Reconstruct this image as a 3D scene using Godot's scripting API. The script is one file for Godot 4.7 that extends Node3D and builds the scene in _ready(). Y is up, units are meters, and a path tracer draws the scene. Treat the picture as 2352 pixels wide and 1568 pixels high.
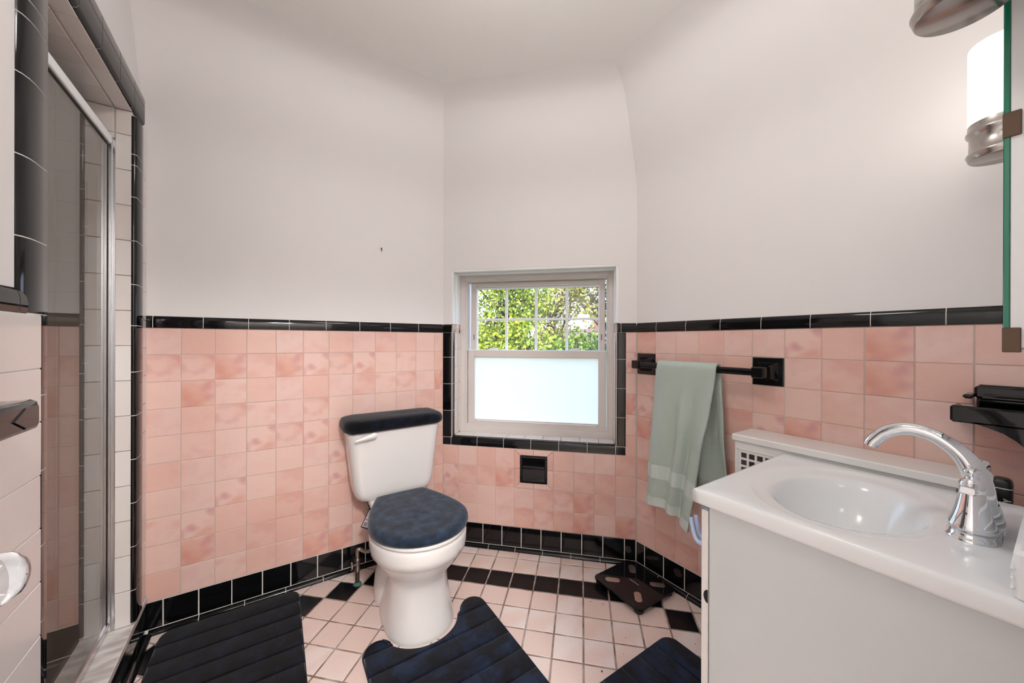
extends Node3D
# A pink tiled bathroom with a chamfered window corner. The walls' tile grids gave the lens and the places of things.

const P := 0.1095                    # pitch of the wall tiles
const H := 1.17165                   # height of the lens above the floor
const ZL := -2.0012                  # face of the toilet wall
const XR := 1.593                    # face of the towel wall
const ZF := -0.015                    # face of the mirror wall
const YT := 1.2222                   # top of the pink field
const CEIL := 2.41
const C1 := Vector3(0.819, 0, -2.0012)
const C2 := Vector3(1.593, 0, -1.2423)
const SO := Vector3(-0.4375, 0, -2.0010)   # shower wall meets toilet wall

var rng := RandomNumberGenerator.new()
var names := {}
var MT := {}
var cache := {}
var pinks: Array[Material] = []
var floors: Array[Material] = []
var whites: Array[Material] = []
var basis_left := Transform3D(Basis(Vector3(1, 0, 0), Vector3.UP, Vector3(0, 0, 1)), Vector3(0, 0, ZL))
var basis_right := Transform3D(Basis(Vector3(0, 0, 1), Vector3.UP, Vector3(-1, 0, 0)), Vector3(XR, 0, 0))
var basis_win: Transform3D
var basis_shower: Transform3D
var win_len := 0.0

# ------------------------------------------------------------------ helpers
func numbered(called: String) -> String:
	if not names.has(called):
		names[called] = 0
		return called
	names[called] += 1
	return "%s_%03d" % [called, names[called]]

func thing(called: String, label: String, category: String, at := Vector3.ZERO, group := "", kind := "") -> Node3D:
	var o := Node3D.new()
	o.name = numbered(called)
	add_child(o)
	o.position = at
	o.set_meta("label", label)
	o.set_meta("category", category)
	if group: o.set_meta("group", group)
	if kind: o.set_meta("kind", kind)
	return o

func put(called: String, mesh: Mesh, material: Material, parent: Node3D, xf := Transform3D.IDENTITY) -> MeshInstance3D:
	var o := MeshInstance3D.new()
	o.name = called
	o.mesh = mesh
	o.material_override = material
	parent.add_child(o, true)
	o.transform = xf
	return o

func solo(called: String, mesh: Mesh, material: Material, label: String, category: String, at := Vector3.ZERO, group := "", kind := "") -> MeshInstance3D:
	var o := MeshInstance3D.new()
	o.name = numbered(called)
	o.mesh = mesh
	o.material_override = material
	add_child(o)
	o.position = at
	o.set_meta("label", label)
	o.set_meta("category", category)
	if group: o.set_meta("group", group)
	if kind: o.set_meta("kind", kind)
	return o

func at(x: float, y: float, z: float) -> Transform3D:
	return Transform3D(Basis.IDENTITY, Vector3(x, y, z))

func S() -> SurfaceTool:
	var st := SurfaceTool.new()
	st.begin(Mesh.PRIMITIVE_TRIANGLES)
	return st

func fin(st: SurfaceTool, gen := true) -> ArrayMesh:
	if gen: st.generate_normals()
	return st.commit()

# a triangle whose front looks towards "out"
func tri(st: SurfaceTool, a: Vector3, b: Vector3, c: Vector3, out: Vector3, ua := Vector2.ZERO, ub := Vector2.ZERO, uc := Vector2.ZERO) -> void:
	if (b - a).cross(c - a).dot(out) > 0.0:
		var t := b; b = c; c = t
		var u := ub; ub = uc; uc = u
	st.set_uv(ua); st.add_vertex(a)
	st.set_uv(ub); st.add_vertex(b)
	st.set_uv(uc); st.add_vertex(c)

func quad(st: SurfaceTool, a: Vector3, b: Vector3, c: Vector3, d: Vector3, out: Vector3, ua := Vector2.ZERO, ub := Vector2.ZERO, uc := Vector2.ZERO, ud := Vector2.ZERO) -> void:
	tri(st, a, b, c, out, ua, ub, uc)
	tri(st, a, c, d, out, ua, uc, ud)

# box with chamfered edges, added to st
func cbox(st: SurfaceTool, lo: Vector3, hi: Vector3, e := 0.0) -> void:
	st.set_smooth_group(-1)
	var c := (lo + hi) * 0.5
	var h := (hi - lo) * 0.5
	e = minf(e, minf(h.x, minf(h.y, h.z)) * 0.95)
	if e <= 0.0:
		for ax in 3:
			for s in [-1.0, 1.0]:
				var n := Vector3.ZERO; n[ax] = s
				var u := Vector3.ZERO; u[(ax + 1) % 3] = h[(ax + 1) % 3]
				var v := Vector3.ZERO; v[(ax + 2) % 3] = h[(ax + 2) % 3]
				var m := c + n * h[ax]
				quad(st, m - u - v, m + u - v, m + u + v, m - u + v, n, Vector2(0, 1), Vector2(1, 1), Vector2(1, 0), Vector2(0, 0))
		return
	for ax in 3:
		for s in [-1.0, 1.0]:
			var n := Vector3.ZERO; n[ax] = s
			var u := Vector3.ZERO; u[(ax + 1) % 3] = h[(ax + 1) % 3] - e
			var v := Vector3.ZERO; v[(ax + 2) % 3] = h[(ax + 2) % 3] - e
			var m := c + n * h[ax]
			quad(st, m - u - v, m + u - v, m + u + v, m - u + v, n, Vector2(0, 1), Vector2(1, 1), Vector2(1, 0), Vector2(0, 0))
	for ax in 3:
		var b := (ax + 1) % 3
		var d := (ax + 2) % 3
		for s in [-1.0, 1.0]:
			for t in [-1.0, 1.0]:
				var n := Vector3.ZERO; n[b] = s; n[d] = t
				var l := Vector3.ZERO; l[ax] = h[ax] - e
				var p := Vector3.ZERO; p[b] = s * h[b]; p[d] = t * (h[d] - e)
				var q := Vector3.ZERO; q[b] = s * (h[b] - e); q[d] = t * h[d]
				quad(st, c + p - l, c + p + l, c + q + l, c + q - l, n)
	for sx in [-1.0, 1.0]:
		for sy in [-1.0, 1.0]:
			for sz in [-1.0, 1.0]:
				var n := Vector3(sx, sy, sz)
				tri(st, c + n * Vector3(h.x, h.y - e, h.z - e), c + n * Vector3(h.x - e, h.y, h.z - e), c + n * Vector3(h.x - e, h.y - e, h.z), n)

func boxmesh(lo: Vector3, hi: Vector3, e := 0.0) -> ArrayMesh:
	var st := S()
	cbox(st, lo, hi, e)
	return fin(st)

# profile in XY (counter-clockwise), drawn out along Z from 0 to len; corners under 53 degrees are smooth
func extrude(st: SurfaceTool, poly: PackedVector2Array, z0: float, z1: float, xf := Transform3D.IDENTITY, caps := true) -> void:
	var n := poly.size()
	var area := 0.0
	for i in n: area += poly[i].cross(poly[(i + 1) % n])
	var flip := 1.0 if area > 0 else -1.0
	var en := []
	for i in n:
		var d := (poly[(i + 1) % n] - poly[i]).normalized()
		en.append(Vector2(d.y, -d.x) * flip)
	for i in n:
		var j := (i + 1) % n
		var e: Vector2 = en[i]
		var na: Vector2 = (e + en[(i + n - 1) % n]).normalized() if e.dot(en[(i + n - 1) % n]) > 0.6 else e
		var nb: Vector2 = (e + en[j]).normalized() if e.dot(en[j]) > 0.6 else e
		var v := [Vector3(poly[i].x, poly[i].y, z0), Vector3(poly[j].x, poly[j].y, z0), Vector3(poly[j].x, poly[j].y, z1), Vector3(poly[i].x, poly[i].y, z1)]
		var nn := [na, nb, nb, na]
		var order := [0, 1, 2, 0, 2, 3]
		if (v[1] - v[0]).cross(v[2] - v[0]).dot(Vector3(e.x, e.y, 0)) > 0: order = [0, 2, 1, 0, 3, 2]
		for k in order:
			st.set_normal(xf.basis * Vector3(nn[k].x, nn[k].y, 0))
			st.set_uv(Vector2(v[k].z * 4.0, (v[k].x + v[k].y) * 4.0))
			st.add_vertex(xf * (v[k] as Vector3))
	if caps:
		var t := Geometry2D.triangulate_polygon(poly)
		for z in [z0, z1]:
			var out := Vector3(0, 0, -1 if z == z0 else 1)
			for i in range(0, t.size(), 3):
				var a := Vector3(poly[t[i]].x, poly[t[i]].y, z)
				var b := Vector3(poly[t[i + 1]].x, poly[t[i + 1]].y, z)
				var c := Vector3(poly[t[i + 2]].x, poly[t[i + 2]].y, z)
				if (b - a).cross(c - a).dot(out) > 0:
					var q := b; b = c; c = q
				for w in [a, b, c]:
					st.set_normal(xf.basis * out); st.set_uv(Vector2.ZERO); st.add_vertex(xf * (w as Vector3))

func extruded(poly: PackedVector2Array, z0: float, z1: float, xf := Transform3D.IDENTITY) -> ArrayMesh:
	var st := S()
	extrude(st, poly, z0, z1, xf)
	return fin(st, false)

# polygon in XY, back at z = 0, front at z = t with a rounded rim of width e (steps)
func inset(poly: PackedVector2Array, d: float) -> PackedVector2Array:
	var n := poly.size()
	var area := 0.0
	for i in n: area += poly[i].cross(poly[(i + 1) % n])
	var flip := 1.0 if area > 0 else -1.0
	var out := PackedVector2Array()
	for i in n:
		var a := (poly[i] - poly[(i + n - 1) % n]).normalized()
		var b := (poly[(i + 1) % n] - poly[i]).normalized()
		var na := Vector2(-a.y, a.x) * flip
		var nb := Vector2(-b.y, b.x) * flip
		var m := (na + nb)
		if m.length() < 0.01: m = na
		m = m.normalized()
		out.append(poly[i] + m * d / maxf(0.35, m.dot(na)))
	return out

func slab(st: SurfaceTool, poly: PackedVector2Array, t: float, e: float, steps := 1, uv_box := Rect2(), smooth := false) -> void:
	var rings := [[poly, 0.0]]
	for k in steps + 1:
		var a := float(k) / steps * PI / 2
		rings.append([inset(poly, e * (1.0 - cos(a))) if k > 0 else poly, t - e + e * sin(a)])
	var n := poly.size()
	st.set_smooth_group(0 if smooth else -1)
	var c := Vector2.ZERO
	for p in poly: c += p / n
	for r in rings.size() - 1:
		var A: PackedVector2Array = rings[r][0]
		var B: PackedVector2Array = rings[r + 1][0]
		for i in n:
			var j := (i + 1) % n
			var area_d := (A[j] - A[i])
			var o2 := Vector2(area_d.y, -area_d.x)
			if signed_area(poly) < 0: o2 = -o2
			var out := Vector3(o2.x, o2.y, o2.length() * 0.3)
			quad(st, Vector3(A[i].x, A[i].y, rings[r][1]), Vector3(A[j].x, A[j].y, rings[r][1]), Vector3(B[j].x, B[j].y, rings[r + 1][1]), Vector3(B[i].x, B[i].y, rings[r + 1][1]), out, uvof(A[i], uv_box), uvof(A[j], uv_box), uvof(B[j], uv_box), uvof(B[i], uv_box))
	var top: PackedVector2Array = rings[-1][0]
	if not smooth: st.set_smooth_group(-1)
	var T := Geometry2D.triangulate_polygon(top)
	for i in range(0, T.size(), 3):
		var a := top[T[i]]; var b := top[T[i + 1]]; var d := top[T[i + 2]]
		tri(st, Vector3(a.x, a.y, t), Vector3(b.x, b.y, t), Vector3(d.x, d.y, t), Vector3(0, 0, 1), uvof(a, uv_box), uvof(b, uv_box), uvof(d, uv_box))

func signed_area(poly: PackedVector2Array) -> float:
	var area := 0.0
	for i in poly.size(): area += poly[i].cross(poly[(i + 1) % poly.size()])
	return area

func uvof(p: Vector2, b: Rect2) -> Vector2:
	if b.size.x == 0: return p
	return Vector2((p.x - b.position.x) / b.size.x, 1.0 - (p.y - b.position.y) / b.size.y)

func rect_poly(x0: float, y0: float, x1: float, y1: float) -> PackedVector2Array:
	return PackedVector2Array([Vector2(x0, y0), Vector2(x1, y0), Vector2(x1, y1), Vector2(x0, y1)])

func round_rect(x0: float, y0: float, x1: float, y1: float, r: float, seg := 6) -> PackedVector2Array:
	var out := PackedVector2Array()
	var cs := [[Vector2(x1 - r, y0 + r), -PI / 2], [Vector2(x1 - r, y1 - r), 0.0], [Vector2(x0 + r, y1 - r), PI / 2], [Vector2(x0 + r, y0 + r), PI]]
	for q in cs:
		for k in seg + 1:
			var a: float = q[1] + PI / 2 * k / seg
			out.append(q[0] + Vector2(cos(a), sin(a)) * r)
	return out

# rings of equal length joined into one skin, wound one way throughout
func loft(st: SurfaceTool, rings: Array, closed := true, cap0 := true, cap1 := true, smooth := 0) -> void:
	var mid := Vector3.ZERO
	var count := 0
	for R in rings:
		for v in R:
			mid += v
			count += 1
	mid /= count
	var vol := 0.0
	for r in rings.size() - 1:
		var A: Array = rings[r]
		var B: Array = rings[r + 1]
		for i in A.size():
			var j := (i + 1) % A.size()
			vol += (A[i] - mid).dot((A[j] - mid).cross(B[j] - mid)) + (A[i] - mid).dot((B[j] - mid).cross(B[i] - mid))
	var sw := vol > 0.0
	st.set_smooth_group(smooth)
	for r in rings.size() - 1:
		var A: Array = rings[r]
		var B: Array = rings[r + 1]
		var n := A.size()
		for i in (n if closed else n - 1):
			var j := (i + 1) % n
			var t := [A[i], A[j], B[j], A[i], B[j], B[i]]
			var u := [Vector2(float(i) / n, float(r) / rings.size()), Vector2(float(i + 1) / n, float(r) / rings.size()), Vector2(float(i + 1) / n, float(r + 1) / rings.size()), Vector2(float(i) / n, float(r) / rings.size()), Vector2(float(i + 1) / n, float(r + 1) / rings.size()), Vector2(float(i) / n, float(r + 1) / rings.size())]
			for k in ([0, 2, 1, 3, 5, 4] if sw else [0, 1, 2, 3, 4, 5]):
				st.set_uv(u[k]); st.add_vertex(t[k])
	st.set_smooth_group(smooth + 1)
	for e in [[cap0, 0, 1], [cap1, rings.size() - 1, rings.size() - 2]]:
		if not e[0]: continue
		var R: Array = rings[e[1]]
		var Q: Array = rings[e[2]]
		var c := Vector3.ZERO; var d := Vector3.ZERO
		for v in R: c += v / R.size()
		for v in Q: d += v / Q.size()
		for i in R.size():
			tri(st, c, R[i], R[(i + 1) % R.size()], c - d)

func tube(st: SurfaceTool, pts: Array, rad: Array, sides := 10, smooth := 0) -> void:
	var rings := []
	var prev := Vector3.ZERO
	for i in pts.size():
		var d: Vector3 = (pts[mini(i + 1, pts.size() - 1)] - pts[maxi(i - 1, 0)]).normalized()
		if i == 0:
			prev = Vector3.UP if absf(d.y) < 0.9 else Vector3.RIGHT
		var u := (prev - d * prev.dot(d)).normalized()
		prev = u
		var v := d.cross(u)
		var ring := []
		for k in sides:
			var a := TAU * k / sides
			ring.append(pts[i] + (u * cos(a) + v * sin(a)) * rad[mini(i, rad.size() - 1)])
		rings.append(ring)
	loft(st, rings, true, true, true, smooth)

func curve_pts(ctrl: Array, per := 6) -> Array:
	var out := []
	for i in ctrl.size() - 1:
		var p0: Vector3 = ctrl[maxi(i - 1, 0)]; var p1: Vector3 = ctrl[i]; var p2: Vector3 = ctrl[i + 1]; var p3: Vector3 = ctrl[mini(i + 2, ctrl.size() - 1)]
		for k in per:
			var t := float(k) / per
			out.append(0.5 * ((2.0 * p1) + (p2 - p0) * t + (2.0 * p0 - 5.0 * p1 + 4.0 * p2 - p3) * t * t + (3.0 * p1 - p0 - 3.0 * p2 + p3) * t * t * t))
	out.append(ctrl[-1])
	return out

# profile of Vector2(radius, height) turned about Y; sharp where neighbours bend more than 50 degrees
func lathe(prof: Array, seg := 32, squash := 1.0) -> ArrayMesh:
	var st := S()
	var n := prof.size()
	var en := []
	for i in n - 1:
		var d: Vector2 = (prof[i + 1] - prof[i]).normalized()
		en.append(Vector2(d.y, -d.x))
	for i in n - 1:
		var e: Vector2 = en[i]
		var na: Vector2 = e
		var nb: Vector2 = e
		if i > 0 and e.dot(en[i - 1]) > 0.6: na = (e + en[i - 1]).normalized()
		if i < n - 2 and e.dot(en[i + 1]) > 0.6: nb = (e + en[i + 1]).normalized()
		for k in seg:
			var a0 := TAU * k / seg; var a1 := TAU * (k + 1) / seg
			var v := []
			var nn := []
			for q in [[prof[i], a0, na], [prof[i], a1, na], [prof[i + 1], a1, nb], [prof[i + 1], a0, nb]]:
				v.append(Vector3(q[0].x * cos(q[1]), q[0].y, q[0].x * sin(q[1]) * squash))
				nn.append(Vector3(q[2].x * cos(q[1]) * squash, q[2].y * squash, q[2].x * sin(q[1])).normalized())
			for t in [[0, 1, 2], [0, 2, 3]]:
				var A: Vector3 = v[t[0]]; var B: Vector3 = v[t[1]]; var C: Vector3 = v[t[2]]
				var cr := (B - A).cross(C - A)
				if cr.length() < 1e-12: continue
				var ord: Array = t
				if cr.dot(nn[t[0]] + nn[t[1]] + nn[t[2]]) > 0: ord = [t[0], t[2], t[1]]
				for q in ord:
					st.set_normal(nn[q]); st.set_uv(Vector2(float(k) / seg, float(i) / n)); st.add_vertex(v[q])
	return fin(st, false)

func c8(r: int, g: int, b: int) -> Color:
	return Color8(r, g, b)

func mat(key: String, col: Color, rough := 0.5, metal := 0.0, spec := 0.5) -> StandardMaterial3D:
	var m := StandardMaterial3D.new()
	m.albedo_color = col
	m.roughness = rough
	m.metallic = metal
	m.metallic_specular = spec
	MT[key] = m
	return m

func noise_tex(freq: float, seed_: int, size := 256, normal := false, bump := 4.0) -> NoiseTexture2D:
	var n := FastNoiseLite.new()
	n.seed = seed_
	n.frequency = freq
	n.fractal_octaves = 4
	var t := NoiseTexture2D.new()
	t.width = size; t.height = size
	t.seamless = true
	t.noise = n
	t.as_normal_map = normal
	t.bump_strength = bump
	return t

# glaze of one tile: a ground tone with cloudy flames of a second and a third tone
func glaze(seed_: int, ground: Color, flame: Color, mauve: Color, amount: float, size := 40) -> ImageTexture:
	var im := Image.create(size, size, false, Image.FORMAT_RGB8)
	var n := FastNoiseLite.new(); n.seed = seed_; n.frequency = 0.021; n.fractal_octaves = 2
	var n2 := FastNoiseLite.new(); n2.seed = seed_ + 77; n2.frequency = 0.026; n2.fractal_octaves = 2
	var n3 := FastNoiseLite.new(); n3.seed = seed_ + 191; n3.frequency = 0.35
	for y in size:
		for x in size:
			var a := clampf((n.get_noise_2d(x * 0.8, y * 1.3) + 0.15) * 1.25, 0.0, 1.0) * amount
			var b := clampf((n2.get_noise_2d(x, y * 1.2) - 0.10) * 2.0, 0.0, 1.0) * amount * 0.8
			var c := ground.lerp(flame, a).lerp(mauve, b)
			var g := 1.0 + n3.get_noise_2d(x, y) * 0.02
			im.set_pixel(x, y, Color(c.r * g, c.g * g, c.b * g))
	return ImageTexture.create_from_image(im)

# ------------------------------------------------------------------ tiles
func tile_mesh(w: float, h: float, t := 0.006, e := 0.0013) -> ArrayMesh:
	var key := "tile %.4f %.4f %.4f" % [w, h, t]
	if not cache.has(key):
		var st := S()
		slab(st, rect_poly(-w / 2, -h / 2, w / 2, h / 2), t, e, 1, Rect2(-w / 2, -h / 2, w, h))
		cache[key] = fin(st)
	return cache[key]

# a tile of the field between the joints x0..x1, y0..y1 of a wall
func wall_tile(parent: Node3D, x0: float, y0: float, x1: float, y1: float, m: Material, t := 0.006, gap := 0.002, called := "tile") -> MeshInstance3D:
	var w := x1 - x0 - gap
	var h := y1 - y0 - gap
	if w < 0.006 or h < 0.006: return null
	var j := rng.randf_range(-1, 1)
	var b := Basis(Vector3.UP, rng.randf_range(-0.0025, 0.0025)) * Basis(Vector3.RIGHT, rng.randf_range(-0.0025, 0.0025))
	return put(called, tile_mesh(snappedf(w, 0.0005), snappedf(h, 0.0005), t), m, parent, Transform3D(b, Vector3((x0 + x1) / 2, (y0 + y1) / 2, j * 0.0003)))

func pick(list: Array[Material]) -> Material:
	return list[rng.randi() % list.size()]

# half-round cap piece lying along X, from x0 to x1, its foot at y
func cap_profile() -> PackedVector2Array:
	return PackedVector2Array([Vector2(0, 0), Vector2(0.009, 0), Vector2(0.0105, 0.003), Vector2(0.0108, 0.020), Vector2(0.0102, 0.031), Vector2(0.0082, 0.040), Vector2(0.0050, 0.046), Vector2(0, 0.0485)])

func filler(parent: Node3D, poly: PackedVector2Array, z0: float, z1: float, xf: Transform3D) -> void:
	put("joint_grout", extruded(inset(poly, 0.0007), z0, z1, xf), MT.joint_white, parent)

func along_x(x1: float) -> Transform3D:
	return Transform3D(Basis(Vector3(0, 0, 1), Vector3(0, 1, 0), Vector3(-1, 0, 0)), Vector3(x1, 0, 0))

func upright(y1: float) -> Transform3D:
	return Transform3D(Basis(Vector3(1, 0, 0), Vector3(0, 0, 1), Vector3(0, -1, 0)), Vector3(0, y1, 0))

func cap_piece(parent: Node3D, x0: float, x1: float, y: float, called := "trim_tile") -> void:
	var l := snappedf(x1 - x0 - 0.0022, 0.0005)
	if l < 0.006: return
	var key := "cap %.4f" % l
	if not cache.has(key):
		# profile x -> wall normal (Z), profile y -> Y, length -> X
		var xf := Transform3D(Basis(Vector3(0, 0, 1), Vector3(0, 1, 0), Vector3(-1, 0, 0)), Vector3(l / 2, 0, 0))
		cache[key] = extruded(cap_profile(), 0, l, xf)
	put(called, cache[key], MT.black_tile, parent, at((x0 + x1) / 2, y, 0.0))

func cove_profile() -> PackedVector2Array:
	var poly := PackedVector2Array([Vector2(0, 0), Vector2(0.026, 0)])
	for k in 7:
		var a := PI / 2 * k / 6
		poly.append(Vector2(0.006 + 0.020 * cos(a), 0.003 + 0.0145 * sin(a)))
	poly.append(Vector2(0, 0.0175))
	return poly

func cove_piece(parent: Node3D, x0: float, x1: float) -> void:
	var l := snappedf(x1 - x0 - 0.002, 0.0005)
	if l < 0.006: return
	var key := "cove %.4f" % l
	if not cache.has(key):
		var poly := cove_profile()
		var xf := Transform3D(Basis(Vector3(0, 0, 1), Vector3(0, 1, 0), Vector3(-1, 0, 0)), Vector3(l / 2, 0, 0))
		cache[key] = extruded(poly, 0, l, xf)
	put("cove_tile", cache[key], MT.black_tile, parent, at((x0 + x1) / 2, 0, 0.0))

func course(parent: Node3D, x0: float, x1: float, first: float, pitch: float, todo: Callable) -> void:
	# joints at first + k * pitch, clipped to x0..x1
	var k := floori((x0 - first) / pitch)
	while first + k * pitch < x1:
		var a := maxf(x0, first + k * pitch)
		var b := minf(x1, first + (k + 1) * pitch)
		if b - a > 0.012: todo.call(a, b)
		k += 1

# ------------------------------------------------------------------ plaster
func lean(y: float) -> float:
	# how far the upper plaster leans in above the crease, then rolls into the ceiling
	var pts := [Vector2(1.90, 0), Vector2(1.96, 0.005), Vector2(2.03, 0.022), Vector2(2.10, 0.055), Vector2(2.20, 0.112), Vector2(2.30, 0.162), Vector2(2.35, 0.195), Vector2(2.385, 0.235), Vector2(2.403, 0.29), Vector2(2.412, 0.38)]
	if y <= pts[0].x: return 0.0
	for i in pts.size() - 1:
		if y <= pts[i + 1].x:
			return lerpf(pts[i].y, pts[i + 1].y, (y - pts[i].x) / (pts[i + 1].x - pts[i].x))
	return pts[-1].y

func meet(p: Vector2, d: Vector2, q: Vector2, e: Vector2) -> Vector2:
	var r = Geometry2D.line_intersects_line(p, d, q, e)
	return r if r != null else p

# the inner corner line of the three leaning walls at height y: 0 shower/left, 1 left/window, 2 window/right, 3 right/mirror wall
func corner(k: int, y: float, off := 0.0) -> Vector3:
	var t := lean(y) + off
	var dw := Vector2(C2.x - C1.x, C2.z - C1.z).normalized()
	var nw := Vector2(-dw.y, dw.x)
	var left := [Vector2(0, ZL + t), Vector2(1, 0)]
	var win := [Vector2(C1.x, C1.z) + nw * t, dw]
	var right := [Vector2(XR - t, 0), Vector2(0, 1)]
	var shower := [Vector2(SO.x, SO.z), Vector2(0.0226, 0.9997)]
	var front := [Vector2(0, ZF), Vector2(1, 0)]
	var pair: Array = [[shower, left], [left, win], [win, right], [right, front]][k]
	var r := meet(pair[0][0], pair[0][1], pair[1][0], pair[1][1])
	return Vector3(r.x, y, r.y)

func plaster_sheet(k: int, y0: float, skip: Callable, cols: Array) -> ArrayMesh:
	var st := S()
	st.set_smooth_group(0)
	var ys := [y0]
	for y in [1.30, 1.585, 1.8, 1.90, 1.93, 1.96, 1.99, 2.03, 2.06, 2.10, 2.15, 2.20, 2.25, 2.30, 2.325, 2.35, 2.37, 2.385, 2.395, 2.403, 2.4085, 2.412]:
		if y > y0: ys.append(y)
	for i in ys.size() - 1:
		for j in cols.size() - 1:
			if skip.call((cols[j] + cols[j + 1]) / 2, (ys[i] + ys[i + 1]) / 2): continue
			var v := []
			for q in [[cols[j], ys[i]], [cols[j + 1], ys[i]], [cols[j + 1], ys[i + 1]], [cols[j], ys[i + 1]]]:
				v.append(corner(k, q[1], 0.003).lerp(corner(k + 1, q[1], 0.003), q[0]))
			quad(st, v[0], v[1], v[2], v[3], Vector3(0.3, H, -1.0) - (v[0] + v[2]) / 2)
	return fin(st)

# ------------------------------------------------------------------ build
func _ready() -> void:
	rng.seed = 4711
	var dw := (C2 - C1).normalized()
	win_len = C1.distance_to(C2)
	basis_win = Transform3D(Basis(dw, Vector3.UP, Vector3(-dw.z, 0, dw.x)), C1)
	basis_shower = Transform3D(Basis(Vector3(-0.0226, 0, -0.99974), Vector3.UP, Vector3(0.99974, 0, -0.0226)), SO)
	lens_and_light()
	make_materials()
	shell()
	tiled_walls()
	tiled_floor()
	window_unit()
	shower()
	toilet()
	vanity()
	towel_wall()
	mirror_wall()
	floor_things()
	marks()
	garden()

func lens_and_light() -> void:
	var cam := Camera3D.new()
	cam.name = "camera"
	cam.fov = 86.587
	cam.near = 0.02
	var yaw := 0.576526; var pitch := -0.000426; var roll := 0.00299
	var r0 := Vector3(cos(yaw), 0, sin(yaw)); var f0 := Vector3(sin(yaw), 0, -cos(yaw))
	var u1 := Vector3.UP * cos(pitch) - f0 * sin(pitch); var f1 := f0 * cos(pitch) + Vector3.UP * sin(pitch)
	var r := r0 * cos(roll) + u1 * sin(roll); var u := u1 * cos(roll) - r0 * sin(roll)
	cam.transform = Transform3D(Basis(r, u, -f1), Vector3(0, H, 0))
	add_child(cam)
	cam.current = true

	var env := Environment.new()
	env.tonemap_mode = Environment.TONE_MAPPER_LINEAR
	env.tonemap_exposure = 1.06
	env.background_mode = Environment.BG_SKY
	var sm := ProceduralSkyMaterial.new()
	sm.sky_top_color = c8(150, 185, 235)
	sm.sky_horizon_color = c8(225, 233, 248)
	sm.ground_horizon_color = c8(190, 190, 180)
	sm.ground_bottom_color = c8(110, 115, 90)
	sm.sky_energy_multiplier = 2.0
	sm.ground_energy_multiplier = 1.2
	var sky := Sky.new()
	sky.sky_material = sm
	env.sky = sky
	env.sdfgi_enabled = true
	env.ssao_enabled = true
	env.ssil_enabled = true
	var we := WorldEnvironment.new()
	we.name = "world"
	we.environment = env
	add_child(we)

	var sun := DirectionalLight3D.new()
	sun.name = "sun"
	sun.light_color = Color(1.0, 0.95, 0.86)
	sun.light_energy = 2.5
	sun.light_angular_distance = 0.55
	sun.shadow_enabled = true
	add_child(sun)
	sun.look_at_from_position(Vector3.ZERO, Vector3(0.62, -0.78, -0.25), Vector3.UP)

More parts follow.
